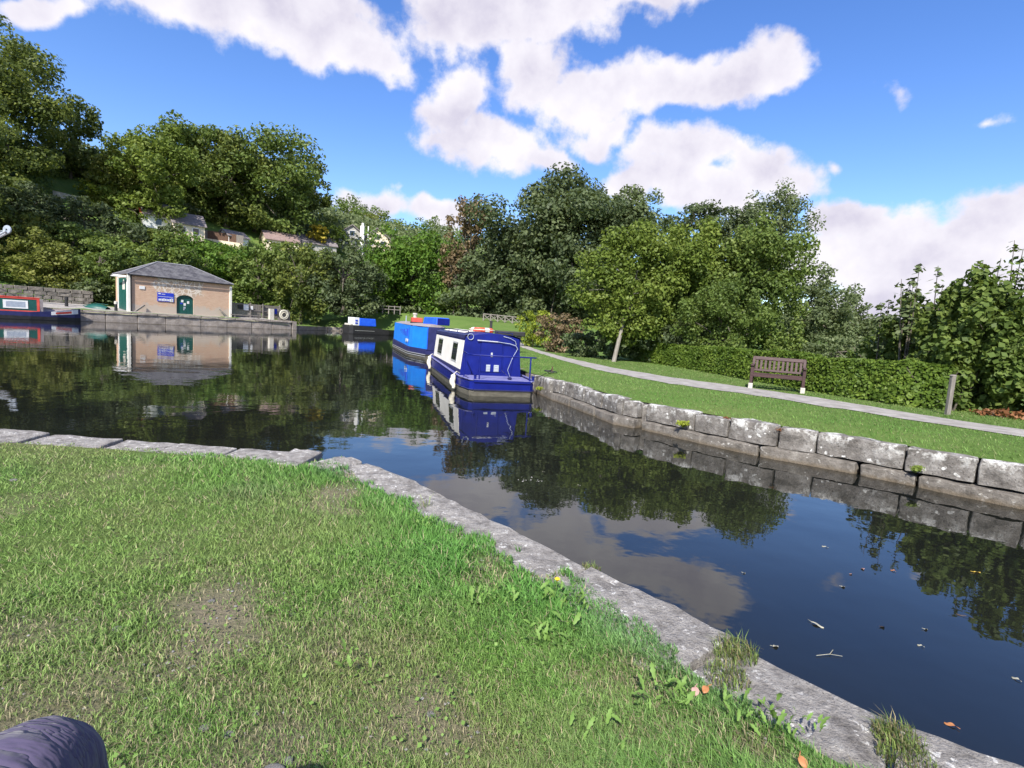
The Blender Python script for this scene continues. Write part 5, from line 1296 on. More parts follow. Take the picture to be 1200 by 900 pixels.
# fenders hung on the near side
def fender(y_, z0, z1, label):
    base = Vector((st[0], st[1], 0)) + Matrix.Rotation(ang1, 3, 'Z') @ Vector((-(H + .22), y_, 0))
    o = thing('fender', tuple(base), label, 'fender', ang1, 'cream rope fenders on the navy boat')
    q = MB(); n_ = 9; pts_ = [(.02 * math.sin(k), -.05 * k / n_ * 4, z1 + (z0 - z1) * k / n_) for k in range(n_ + 1)]
    q.tube(pts_, [.05 + .035 * math.sin(math.pi * min(1, k / n_ + .1)) for k in range(n_ + 1)], 8); q.obj('body', PAINT['rope'], o, smooth=True)
    q = MB(); q.tube([pts_[0], (.12, .05, z1 + .1), (.22, .12, gun(y_) + .02)], .012, 5); q.obj('lanyard', PAINT['rope'], o)
fender(1.35, .04, .40, 'cream rope fender hanging nearest the stern of the navy boat')
fender(7.3, .05, .52, 'cream rope fender hanging near the bow end of the navy boat')
# lifebelt on the roof
lp = Vector((st[0], st[1], 0)) + Matrix.Rotation(ang1, 3, 'Z') @ Vector((.12, 3.6, ZT + .185))
lbt = thing('lifebelt', tuple(lp), 'orange red lifebelt with white bands lying on the roof of the navy boat', 'lifebelt', ang1 + .3)
for k in range(4):
    q = MB(); q.torus((0, 0, 0), .30, .085, 7, 8, arc=(k / 4 + .03, k / 4 + .22)); q.obj('ring_section', PAINT['orange'], lbt, smooth=True)
    q = MB(); q.torus((0, 0, 0), .30, .088, 3, 8, arc=(k / 4 + .215, k / 4 + .285)); q.obj('white_band', PAINT['purewhite'], lbt, smooth=True)
q = MB(); q.torus((0, 0, .02), .41, .012, 24, 5); q.obj('grab_line', PAINT['rope'], lbt)
# mooring rope to a pin in the grass
pin = at(646, 437, .58); o = thing('mooring_pin', (pin[0], pin[1], .55), 'dark iron mooring pin with rope coil on the grass beside the navy boat stern', 'mooring pin')
q = MB(); q.tube([(0, 0, 0), (.03, .02, .22)], .018, 6); q.obj('pin', PAINT['rusty'], o); q = MB(); q.torus((.02, 0, .06), .13, .022, 14, 5); q.torus((-.1, .03, .08), .1, .02, 12, 5); q.obj('rope_coil', PAINT['black'], o)
sw = Vector((st[0], st[1], 0)) + Matrix.Rotation(ang1, 3, 'Z') @ Vector((H - .03, .14, gun(0) + .12)); pv = Vector((pin[0], pin[1], .68))
q = MB(); q.tube([sw, sw.lerp(pv, .35) - Vector((0, 0, .07)), sw.lerp(pv, .7) - Vector((0, 0, .05)), pv], .011, 5); tag(q.obj('mooring_rope', PAINT['black']), 'dark mooring rope from the navy boat stern to the pin in the grass', 'rope')

# --- light blue boat
a2 = at(498, 421); b2 = at(476, 416); c2 = at(456, 405)
h2 = (c2 - b2)[:2]; h2 /= np.linalg.norm(h2); ang2 = math.atan2(h2[1], h2[0]) - math.pi / 2; r2 = np.array([h2[1], -h2[0]])
mid2 = b2[:2] + r2 * 1.08; off_ab = (b2 - a2)[:2]; yb = float(off_ab @ h2)
o2 = mid2 - h2 * yb
b2t = thing('canal_boat', (*o2, 0), 'light blue covered canal boat with navy hull moored ahead of the navy and cream boat', 'boat', ang2, BG)
xa = float((a2[:2] - o2) @ r2); L2 = yb + float(np.linalg.norm((c2 - b2)[:2]))
out2 = mir([(-xa, 0), (1.0, yb * .75), (1.08, yb * 1.05), (1.08, L2 - 2.5), (.85, L2 - 1.0), (.35, L2 - .1), (.04, L2 + .15)]); out2 = [(-x, y) for x, y in out2]
g2 = lambda y: .50 + .22 * max(0, (y - 3) / L2) ** 2 * 1.6
hull_loft(out2, [(-.5, .15), (.10, .0), (.14, -.015), (.15, .0)]).obj('lower_hull', PAINT['strake'], b2t)
hull_loft(out2, [(.15, .0), (.2, -.01), (.24, .0)]).obj('black_band', PAINT['black'], b2t)
hull_loft(out2, [(.24, .0), (lambda y: g2(y) - .05, 0), (lambda y: g2(y) - .045, -.025), (lambda y: g2(y), -.025), (lambda y: g2(y), .08)]).obj('hull', PAINT['navydark'], b2t)
for zz_ in (.12, .22):
    q = MB(); q.tube([(p[0] * 1.012, p[1] - .01, zz_) for p in out2[:7]], .016, 4); q.obj('white_line', PAINT['steel'], b2t)
cap(out2, lambda y: g2(y) - .02, .06).obj('deck', PAINT['roofgrey'], b2t)
cab2 = [(p[0] - math.copysign(.10 if p[1] < L2 - 3 else .05, p[0]), min(p[1] + .05, L2 - 1.0)) for p in out2 if p[1] < L2 - .5]
ztop = lambda y: 1.62 + .12 * max(0, y) / L2
n_ = len(cab2)
q = MB(); q.add([(x, y, g2(y) - .01) for x, y in cab2] + [(x * .95, y, ztop(y)) for x, y in cab2], [(i, (i + 1) % n_, (i + 1) % n_ + n_, i + n_) for i in range(n_)])
cov = q.obj('cover', [PAINT['sky'], PAINT['navydark']], b2t)
for p in cov.data.polygons:
    if all(cov.data.vertices[i].co.y < .2 for i in p.vertices): p.material_index = 1
q = MB(); nr = 10; rf = []
for k in range(nr + 1):
    y = .05 + (L2 - 1.1) * k / nr; hw = np.interp(y, [0, yb * .75, yb * 1.05, L2 - 2.5, L2 - 1.0], [abs(xa) - .12, .88, .94, .94, .72])
    rf += [(-hw - .02, y, ztop(y) + .0), (-hw * .6, y, ztop(y) + .09), (0, y, ztop(y) + .13), (hw * .6, y, ztop(y) + .09), (hw + .02, y, ztop(y))]
q.add(rf, [(k * 5 + j, k * 5 + j + 1, k * 5 + j + 6, k * 5 + j + 5) for k in range(nr) for j in range(4)] + [(4, 3, 2, 1, 0)]); q.obj('roof', PAINT['roofgrey'], b2t)
for y0, y1 in ((yb * 1.06, yb * 1.06 + .05), (.06, .11)):
    q = MB(); x0 = -np.interp(y0, [0, yb * .75, yb * 1.05, L2], [abs(xa) - .10, .90, .98, .98]); q.box((x0 - .005, y0, 1.05), (.03, .06, 1.05)); q.obj('cover_seam', PAINT['blue'], b2t)
q = MB(); rr3 = random.Random(2)
for k in range(7):
    y = yb + .9 + k * .62; q.box((-.985 * .97 - .005, y, 1.18 + rr3.uniform(-.04, .04)), (.03, .26, rr3.uniform(.24, .42)))
q.obj('lettering', PAINT['notice'], b2t)
q = MB(); 
for y in (yb + .2, yb + .9): q.torus((-1.01, y, .78), .09, .03, 10, 5, Matrix.Rotation(R(90), 3, 'Y'))
q.obj('rope_loop', PAINT['steel'], b2t)
o = thing('roof_box', tuple(Vector((*o2, 0)) + Matrix.Rotation(ang2, 3, 'Z') @ Vector((-.25, 5.2, ztop(5) + .1))), 'red box standing on the roof of the light blue boat', 'box', ang2)
q = MB(); q.box((0, 0, .16), (.62, .5, .3)); q.obj('body', PAINT['red'], o, .03); q = MB(); q.box((0, 0, .03), (.7, .56, .07)); q.obj('base', PAINT['black'], o)
q = MB(); q.tube([(-.05, 7.4, ztop(7) + .05), (-.05, 7.4, ztop(7) + .62)], .11, 10); q.tube([(-.05, 7.4, ztop(7) + .6), (-.05, 7.4, ztop(7) + .7)], .15, 10); q.obj('chimney', PAINT['concrete'], b2t, smooth=False)
q = MB(); q.tube([(-.55, 7.8, ztop(7)), (-.55, 7.8, ztop(7) + .5)], .035, 6); q.obj('vent_pipe', PAINT['grey'], b2t)
cbp = atd(511, 383, 28.5); o = thing('covered_stack', (cbp[0], cbp[1], 1.73), 'bright blue tarpaulin covered stack on the roof behind the navy boat', 'tarpaulin', ang2 + .25)
pb = (at(505, 408) + at(520, 410)) / 2
q = MB(); q.box((0, 0, .2), (.8, 1.8, .4), taper=.92); q.obj('cover', [PAINT['blue']], o, .05); q = MB(); q.box((0, -.92, .2), (.7, .03, .32)); q.obj('end_flap', PAINT['navy'], o)
# the hull carrying that stack: a third boat breasted beyond, seen only over the roofs
# --- black hulled boat with blue cover
a3, c3 = atd(405, 391, 61), atd(462, 393, 66); a3[2] = c3[2] = 0
h3 = (c3 - a3)[:2]; L3 = float(np.linalg.norm(h3)); h3 /= L3; ang3 = math.atan2(h3[1], h3[0]) - math.pi / 2
b3 = thing('work_boat', (a3[0], a3[1], 0), 'black hulled boat with a small bright blue cover at the far end of the basin', 'boat', ang3)
out3 = mir([(.75, 0), (.95, .4), (1.0, 1.2), (1.0, L3 - 1.5), (.5, L3 - .2), (.04, L3)]); out3 = [(-x + 1.0, y) for x, y in out3]
out3c = [(x - 1.0, y) for x, y in out3]
sh3 = lambda y: 1.02 - .38 * min(1, max(0, (y - 2.8) / 1.2))
e3 = thing  # alias kept short
hull_loft(out3c, [(-.4, .1), (.1, 0), (sh3, -.02), (sh3, .08)]).obj('hull', PAINT['black'], b3); cap(out3c, lambda y: sh3(y) - .1, .06).obj('deck', PAINT['black'], b3)
q = MB(); q.box((0, 2.45, 1.42), (1.5, 2.3, .9), taper=.93); q.obj('cover', PAINT['blue'], b3, .06); q = MB(); q.box((0, 1.0, 1.45), (1.35, .7, .95)); q.obj('white_cabin', PAINT['purewhite'], b3, .04)
for z_ in (1.28, 1.58): q = MB(); q.box((.7, .95, z_), (.03, .3, .16)); q.obj('window', PAINT['notice'], b3)
q = MB(); q.box((.03, .35, 1.1), (1.3, .35, .22)); q.obj('locker', PAINT['concrete'], b3, .03)
q = MB(); q.tube([(1.01, y, .42) for y in (.6, 2, 3.2)], .02, 5); q.obj('white_line', PAINT['steel'], b3)
# --- red trimmed boat at the left edge
dirq = -QT; s4 = Q0 - QT * 4.6 - QN * 1.35; ang4 = math.atan2(QT[1], QT[0]) - math.pi / 2
bow = atd(91, 374, 45.2)[:2]
b4 = thing('canal_boat', (bow[0], bow[1], 0), 'dark canal boat with green cabin, red trim and white window, cut by the left edge', 'boat', ang4)
out4 = mir([(.03, 0.2), (.35, -.25), (.8, -1.5), (1.03, -3.2), (1.04, -13), (.7, -14)]); out4 = [(x, y) for x, y in out4]
g4 = lambda y: .62 + .42 * max(0, (y + 3.6) / 3.6) ** 1.6
hull_loft([(x, y) for x, y in out4], [(-.4, .1), (.05, 0), (.3, 0.0)]).obj('lower_hull', PAINT['black'], b4)
hull_loft([(x, y) for x, y in out4], [(.3, .0), (g4, -.02), (g4, .1)]).obj('hull', PAINT['navydark'], b4)
cap(out4, lambda y: g4(y) - .05, .08).obj('deck', PAINT['roofgrey'], b4)
q = MB(); yb4, ye4 = -2.6, -13.2
q.add([(-.88, yb4, .6), (.88, yb4, .6), (.78, yb4, 1.72), (-.78, yb4, 1.72), (-.88, ye4, .6), (.88, ye4, .6), (.78, ye4, 1.72), (-.78, ye4, 1.72)], [(0, 1, 2, 3), (7, 6, 5, 4), (1, 5, 6, 2), (4, 0, 3, 7), (3, 2, 6, 7)])
q.obj('cabin', PAINT['green'], b4)
def c4pt(y, z, o_=.01): return (.88 - .10 * (z - .6) / 1.12 + o_, y, z)
def c4panel(name, y0, y1, z0, z1, off_, mat, par):
    q = MB(); a_ = [c4pt(y0, z0, off_), c4pt(y1, z0, off_), c4pt(y1, z1, off_), c4pt(y0, z1, off_)]; i_ = [(p[0] - .03, p[1], p[2]) for p in a_]
    q.add(a_ + i_, [(0, 1, 2, 3), (7, 6, 5, 4), (0, 4, 5, 1), (1, 5, 6, 2), (2, 6, 7, 3), (3, 7, 4, 0)]); return q.obj(name, mat, par)
for nm, y0, y1, z0, z1 in (('trim', ye4, yb4, .62, .72), ('trim', ye4, yb4, 1.62, 1.72), ('trim', yb4 - .16, yb4, .72, 1.62)): c4panel(nm, y0, y1, z0, z1, .02, PAINT['red'], b4)
q = MB(); q.box((0, (yb4 + ye4) / 2, 1.75), (1.64, abs(ye4 - yb4) + .1, .07)); q.obj('roof', PAINT['red'], b4, .02)
for y0 in (-4.75, -7.6, -10.4):
    wf = c4panel('window', y0, y0 + 1.45, .86, 1.5, .035, PAINT['purewhite'], b4); c4panel('pane', y0 + .16, y0 + 1.29, .97, 1.4, .042, PAINT['grey'], wf)
q = MB(); q.box((.1, yb4 + .12, 1.15), (1.5, .2, 1.1)); q.obj('cratch_board', PAINT['roofgrey'], b4)
q = MB(); q.box((.2, -5.3, 1.98), (.6, .5, .4)); q.obj('roof_box', PAINT['white'], b4, .02)
def bowpanel(name, y0, y1, z0f, z1f, off_, mat):
    q = MB(); ys = np.linspace(y0, y1, 6); xs = np.interp(ys, [-3.2, -1.5, -.25, .2], [1.03, .8, .35, .03]) + off_
    q.add([(x, y, g4(y) * z0f) for x, y in zip(xs, ys)] + [(x, y, g4(y) * z1f) for x, y in zip(xs, ys)], [(k, k + 1, k + 7, k + 6) for k in range(5)]); q.obj(name, mat, b4)
bowpanel('bow_panel', -1.9, .0, .60, .97, .03, PAINT['purewhite']); bowpanel('bow_flash', -1.6, -.5, .68, .88, .045, PAINT['red'])

# ------------------------------------------------------------------ bank furniture
# bench
fl, fr = at(879, 455, .6), at(939, 461, .6); bx = (fr - fl)[:2]; bw = float(np.linalg.norm(bx)); bang = math.atan2(bx[1], bx[0])
bn = thing('park_bench', (fl[0], fl[1], .6), 'brown slatted wooden bench facing the canal in front of the hedge', 'bench', bang)
WD = PAINT['wood']; BWD = bw + .02; BH = .86; SH = .43; DPT = .52
for x_ in (0, BWD):
    q = MB(); q.box((x_, 0, .32), (.075, .075, .58)); q.obj('leg', WD, bn, .006)
    q = MB(); q.add([(x_ + a_, y_ + b_, z_) for (y_, z_) in ((DPT, .03), (DPT - .02, .45), (DPT + .12, BH)) for a_, b_ in ((-.0375, -.035), (.0375, -.035), (.0375, .035), (-.0375, .035))], [(3, 2, 1, 0), (8, 9, 10, 11)] + [(k + j, k + (j + 1) % 4, k + 4 + (j + 1) % 4, k + 4 + j) for k in (0, 4) for j in range(4)])
    q.obj('back_leg', WD, bn, .006)
    q = MB(); q.box((x_, .23, .645), (.085, .62, .045)); q.obj('armrest', WD, bn, .01)
    q = MB(); q.box((x_, .26, .36), (.05, .46, .08)); q.obj('side_rail', WD, bn, .005)
    q = MB(); q.box((x_, 0, .05), (.11, .12, .2)); q.obj('footing', PAINT['concrete'], bn, .01)
    q = MB(); q.box((x_, .26, .15), (.045, .46, .05)); q.obj('stretcher', WD, bn, .005)
for k in range(5): q = MB(); q.box((BWD / 2, .02 + k * .105, SH - .006 * k), (BWD - .04 if k else BWD + .02, .085, .03)); q.obj('seat_slat', WD, bn, .006)
q = MB(); q.box((BWD / 2, -.02, SH - .055), (BWD - .07, .035, .08)); q.obj('front_rail', WD, bn, .005)
def bky(z): return DPT - .02 + .14 * (z - .45) / (BH - .45)
Mb = Matrix.Rotation(-math.atan(.14 / .41), 3, 'X')
q = MB(); q.box((BWD / 2, bky(.83), .83), (BWD + .06, .05, .10), M=Mb); q.obj('top_rail', WD, bn, .01)
q = MB(); q.box((BWD / 2, bky(.5), .5), (BWD - .07, .04, .06), M=Mb); q.obj('bottom_rail', WD, bn, .005)
sl = []
for k in range(11):
    q = MB(); q.box((.085 + (BWD - .17) * k / 10, bky(.655), .655), (.062, .022, .27), M=Mb); q.obj('back_slat', WD, bn, .004)
# wooden post at the hedge end
p0 = at(1110, 486, .6); o = thing('wooden_post', (p0[0], p0[1], .55), 'weathered wooden post at the right end of the hedge', 'post')
q = MB(); q.bar((0, 0, -.1), (.0, 0, .88), .085, .08); q.obj('shaft', PAINT['oldwood'], o, .012); q = MB(); q.box((.0, 0, .885), (.1, .095, .03), taper=.5); q.obj('cap', PAINT['oldwood'], o)
p0 = at(1143, 420, 1.6)
# post and rail fence with crosses on the rising grass
fa, fb = atd(566, 381, 60), atd(609, 380, 58); fa[2] = HH(fa[0], fa[1]); fb[2] = HH(fb[0], fb[1])
xf = thing('crossed_fence', tuple(fa), 'grey timber fence with diagonal crosses at the top of the grass bank', 'fence'); dv = fb - fa
hpost = 8.2 * 60 / FPX
for k in range(6):
    p_ = dv * k / 5; q = MB(); q.box((p_[0], p_[1], p_[2] + hpost / 2 - .1), (.13, .13, hpost + .2)); q.obj('post', PAINT['oldwood'], xf)
    if k < 5:
        p2 = dv * (k + 1) / 5; q = MB(); q.bar((p_[0], p_[1], p_[2] + hpost * .95), (p2[0], p2[1], p2[2] + hpost * .95), .1, .1); q.obj('rail', PAINT['oldwood'], xf)
        for a_, b_ in ((.1, .85), (.85, .1)): q = MB(); q.bar((p_[0], p_[1] - .05 * (a_ > .5), p_[2] + hpost * a_), (p2[0], p2[1] - .05 * (a_ > .5), p2[2] + hpost * b_), .08, .06); q.obj('brace', PAINT['oldwood'], xf)
# pale railing behind the black boat
ra, rb = atd(441, 386, 70), atd(468, 388, 70); ra[2] = HH(ra[0], ra[1]); rb[2] = HH(rb[0], rb[1]); ra[2] = rb[2] = max(.5, min(ra[2], rb[2]))
rl = thing('pale_railing', tuple(ra), 'pale timber railing between the black hulled boat and the light blue boat', 'railing'); dv = rb - ra
for k in range(5):
    p_ = dv * k / 4; q = MB(); q.box((p_[0], p_[1], .35), (.1, .1, 1.1)); q.obj('post', PAINT['oldwood'], rl)
for z_ in (.4, .8): q = MB(); q.bar((0, 0, z_), (dv[0], dv[1], z_), .08, .08); q.obj('rail', PAINT['oldwood'], rl)
q = MB(); q.bar((0, 0, .2), (dv[0] * .25, dv[1] * .25, .8), .07, .07); q.obj('brace', PAINT['oldwood'], rl)
# black balance beam and its post behind the navy boat
gb = atd(600, 391, 27); gz_ = float(HH(gb[0] + .3, gb[1])); o = thing('balance_beam', (gb[0], gb[1], gz_), 'black timber balance beam projecting over the grass behind the navy boat', 'lock beam', .12)
q = MB(); q.box((-.1, 0, gb[2] - gz_), (1.55, .3, .24)); q.obj('beam', PAINT['black'], o, .04)
for x_ in (-.6, .35): q = MB(); q.box((x_, 0, (gb[2] - gz_) / 2 - .1), (.2, .22, gb[2] - gz_ + .05)); q.obj('support', PAINT['black'], o)
gp = atd(575, 389, 26); o = thing('black_post', (gp[0], gp[1], .5), 'black upright post standing behind the roof of the navy boat', 'post')
q = MB(); q.box((0, 0, (atd(575, 377, 26)[2] - .5) / 2 - .2), (.13, .13, atd(575, 377, 26)[2] - .5 + .4)); q.obj('shaft', PAINT['black'], o, .01); q = MB(); q.box((0, 0, atd(575, 377, 26)[2] - .48), (.17, .17, .05)); q.obj('cap', PAINT['black'], o)

# ------------------------------------------------------------------ small plants, leaves and stones
def blade_plant(name, x, y, z, n_, h, spread, label, cat, seed, col=(.17, .24, .06), w=.0032, group=None, top=None):
    rng = np.random.RandomState(seed); o = thing(name, (x, y, z), label, cat, group=group)
    a = rng.uniform(0, 6.28, n_); r = spread * np.sqrt(rng.rand(n_)); c = np.array(col) * (.55 + .9 * rng.rand(n_, 1))
    dry = rng.rand(n_) < .3; c[dry] = np.array([.26, .22, .11])
    me = blades('blade', r * np.cos(a), r * np.sin(a), np.zeros(n_), h * rng.uniform(.25, 1.15, n_) * (1.15 - .6 * (r / spread) ** 2), np.full(n_, w), rng.uniform(.3, 1.3, n_), c, rng); stuff(link_mesh('tuft', me, o))
    if top is not None: top(o, rng)
TG = 'grass tufts rooted in the coping joints'
for (px, py, n_, h, sp, lab, sd_) in ((862, 762, 700, .10, .085, 'dry grass tuft in the coping joint below the middle of the water', 1), (852, 790, 500, .08, .08, 'low grass tuft spilling off the coping beside the dry joint tuft', 6),
                                (1052, 862, 700, .09, .07, 'green grass tuft in the coping joint nearest the lower right corner', 2), (1062, 885, 700, .07, .08, 'wide grass tuft below the joint at the lower right', 3), (693, 664, 260, .05, .05, 'small brownish weed tuft in the upper coping joint', 4), (500, 592, 40, .14, .04, 'few thin grass stalks on the coping edge by the cloud reflection', 5)):
    p_ = at(px, py, ZN); blade_plant('grass_tuft', p_[0], p_[1], ZN - .01, int(n_ * .55), h * .75, sp * 1.1, lab, 'grass tuft', sd_, group=TG)
def leafmesh(l_, w_, cup=.15, lobed=0):
    q = MB(); n_ = 7; vs = []
    for k in range(n_ + 1):
        u = k / n_; ww = w_ / 2 * math.sin(math.pi * min(1, u * .92 + .08)) ** .8 * (1 + lobed * math.sin(u * 19))
        zz_ = cup * l_ * math.sin(u * 2.2); vs += [(u * l_, -ww, zz_ + .12 * ww), (u * l_, 0, zz_ - .05 * w_), (u * l_, ww, zz_ + .12 * ww)]
    q.add(vs, [(k * 3 + j, k * 3 + 3 + j, k * 3 + 4 + j, k * 3 + 1 + j) for k in range(n_) for j in (0, 1)]); return q.mesh('leaf', L['weed'], True)
LM = [leafmesh(.13, .04, .22, .35), leafmesh(.16, .05, .28, .3), leafmesh(.10, .032, .2, .4)]
def rosette(px, py, n_, sc, label, seed, z=ZN + .03, group='leafy weeds in the lawn'):
    p_ = at(px, py, z); r = random.Random(seed); o = thing('leafy_weed', (p_[0], p_[1], z - .02), label, 'weed', group=group)
    for k in range(int(n_ * 3)):
        lf = bpy.data.objects.new('leaf', LM[k % 3]); COL.objects.link(lf); lf.parent = o
        lf.location = (r.uniform(-.11, .11) * sc, r.uniform(-.09, .09) * sc, .05 * r.random()); lf.scale = (sc * .38 * r.uniform(.6, 1.1),) * 3
        lf.rotation_euler = (r.uniform(-.5, .5), r.uniform(-.9, -.15), r.uniform(0, 6.28))
rosette(578, 700, 18, .95, 'serrated leafy weed in the lush grass left of the dandelion', 1); rosette(660, 705, 16, 1.0, 'broad leaved weed clump just below the dandelion', 2)
rosette(648, 742, 14, 1.0, 'pale leafy weed in the middle of the lush grass', 3); rosette(492, 612, 12, .7, 'small bright weed near the upper end of the coping', 4)
rosette(775, 815, 14, .9, 'upright leafy weed in the grass above the bottom edge', 5); rosette(884, 838, 10, .9, 'yellowish leafy weed beside the coping at the lower right', 6)
rosette(425, 775, 10, .8, 'flat rosette weed in the short turf at bottom centre', 7); rosette(700, 865, 8, .8, 'grey green weed at the bottom edge right of centre', 8); rosette(920, 842, 8, .8, 'broad leaf weed tucked under the coping edge at lower right', 9)
# dandelion
p_ = at(652, 678, ZN + .09); o = thing('dandelion', (p_[0], p_[1], ZN), 'single yellow dandelion flower in the grass by the coping', 'flower')
q = MB(); q.tube([(0, 0, 0), (.005, 0, .08)], .002, 5); q.obj('stem', L['weed'], o); q = MB(); q.tube([(.005, 0, .078), (.005, 0, .09), (.005, 0, .096)], [.004, .014, .006], 10); q.obj('flower', pmat('dandelion_yellow', (.7, .42, .01), (.85, .55, .02), 60, .6), o)
# ferns on the far wall
def wallplant(px, py, z, n_, sc, label, kind, seed):
    p_ = at(px, py, z); p_ = p_ + np.array([p_[0], p_[1], 0]) / math.hypot(p_[0], p_[1]) * .10; r = random.Random(seed); o = thing('wall_fern', tuple(p_), label, 'fern', group='plants growing on the far canal wall'); rng = np.random.RandomState(seed)
    PP = []; NN = []
    for k in range(n_):
        a = r.uniform(0, 6.28); l_ = sc * r.uniform(.5, 1)
        for j in range(9):
            u = (j + 1) / 9; PP.append((math.cos(a) * l_ * u - .05 * u, math.sin(a) * l_ * u * .6 - .12 * u, .16 * sc * 4 * math.sin(u * 2.4) * .5 + .02)); NN.append((r.uniform(-.3, .3), -.5, .8))
    PP = np.array(PP) * np.array([.5, .45, 1.1]) + rng.randn(len(PP), 3) * .012; NN = np.array(NN) + rng.randn(len(NN), 3) * .5; V, F = leafquads(PP, np.array(NN) / 1.0, .04 * sc / .25, rng, .55); link_mesh('frond', npmesh('frond', V, F, L[kind]), o)
wallplant(800, 503, .20, 34, .26, 'yellow green fern on the ledge of the right hand canal wall', 'yellow', 1); wallplant(1072, 556, .18, 30, .2, 'small green plant on the canal wall ledge near the right edge', 'light', 2)
wallplant(633, 459, .2, 30, .22, 'bright weed on the wall foot beside the navy boat stern', 'yellow', 3); wallplant(850, 495, .42, 10, .16, 'brown dry roots hanging in a joint of the right canal wall', 'rust', 4); wallplant(912, 508, .42, 8, .12, 'thin brown roots in the dark joint right of the hanging roots', 'rust', 5)
# fallen leaves on the water and grass
LC_ = {'pale': pmat('leaf_pale', (.28, .27, .2), (.4, .38, .3), 30, .6), 'yellowl': pmat('leaf_fallen_yellow', (.5, .33, .04), (.6, .42, .07), 30, .6), 'orange': pmat('leaf_fallen_orange', (.32, .13, .05), (.4, .18, .07), 30, .6), 'pink': pmat('leaf_fallen_pink', (.35, .2, .17), (.45, .28, .24), 30, .6), 'darkl': pmat('leaf_fallen_dark', (.03, .02, .02), (.06, .04, .03), 30, .6)}
def leaf1(l_, w_, mat):
    q = MB(); n_ = 8; vs = []
    for k in range(n_ + 1):
        u = k / n_; ww = w_ / 2 * math.sin(math.pi * u) ** .75; vs += [(u * l_ - l_ / 2, -ww, .006 * math.sin(u * 5) + .18 * ww), (u * l_ - l_ / 2, 0, .003), (u * l_ - l_ / 2, ww, .005 * math.cos(u * 4) + .18 * ww)]
    q.add(vs, [(k * 3 + j, k * 3 + 3 + j, k * 3 + 4 + j, k * 3 + 1 + j) for k in range(n_) for j in (0, 1)]); q.tube([(-l_ / 2, 0, .003), (-l_ * .85, .01, .004)], .0016, 4); return q.mesh('fallen_leaf', mat, True)
FLV = [(958, 733, .17, .06, -.9, 'pale', 'largest pale willow leaf floating on the dark water'), (909, 758, .09, .05, .3, 'pale', 'pale oval leaf floating near the coping'), (988, 688, .07, .05, .2, 'pale', 'pale round leaf floating right of the big cloud reflection'),
       (997, 673, .05, .035, .9, 'pink', 'tiny pinkish leaf above the pale round floating leaf'), (1011, 667, .07, .055, 1.4, 'pink', 'pink brown leaf floating left of its twin'), (1046, 669, .07, .05, 2.2, 'orange', 'orange pink leaf floating right of its twin'),
       (1145, 671, .14, .05, .1, 'yellowl', 'yellow leaf floating on the tree reflection at the right'), (1113, 850, .1, .045, 2.5, 'orange', 'orange leaf floating in the lower right corner'), (1034, 735, .06, .05, .5, 'darkl', 'dark curled leaf floating in mid water'),
       (966, 641, .09, .02, 2.4, 'pale', 'narrow pale leaf floating below the dark tree reflection'), (1085, 738, .06, .03, .2, 'pale', 'small pale leaf floating right of the dark curled leaf'), (1078, 757, .06, .02, 2.4, 'pale', 'slim pale leaf low in the right water'), (1190, 796, .08, .04, 2.0, 'pale', 'faded leaf floating by the right edge'),
       (872, 672, .05, .02, .1, 'pale', 'tiny pale leaf over the tip of the cloud reflection'), (679, 569, .06, .04, .1, 'pale', 'pale leaf floating in the middle of the tree reflection'), (637, 553, .05, .04, .4, 'pale', 'small pale leaf on the tree reflection below the boat'), (1128, 722, .16, .012, 2.5, 'darkl', 'thin dark twig like leaf floating at the right')]
for px, py, l_, w_, rz, kd, lab in FLV:
    p_ = at(px, py, 0); o = link_mesh('floating_leaf', leaf1(l_ * .45, w_ * .5, LC_[kd]), None, (p_[0], p_[1], .004)); o.rotation_euler = (0, 0, rz); tag(o, lab, 'leaf', 'leaves floating on the canal')
for px, py, kd, lab in ((827, 808, 'orange', 'rusty fallen leaf lying in the grass by the coping'), (815, 810, 'pink', 'pale brown fallen leaf left of the rusty one'), (941, 893, 'orange', 'tan fallen leaf at the bottom edge near the coping')):
    p_ = at(px, py, ZN + .05); o = link_mesh('fallen_leaf', leaf1(.035, .026, LC_[kd]), None, (p_[0], p_[1], ZN + .05)); o.rotation_euler = (.3, .2, px); tag(o, lab, 'leaf', 'fallen leaves on the lawn')
q = MB(); p_ = at(972, 768, 0); q.tube([(p_[0] - .09, p_[1] - .02, .006), (p_[0], p_[1], .008), (p_[0] + .05, p_[1] + .05, .006)], .0018, 4); q.tube([(p_[0], p_[1], .008), (p_[0] + .07, p_[1] - .01, .006)], .0013, 4); tag(q.obj('floating_twig', LC_['pale']), 'forked pale twig floating near the coping', 'twig')
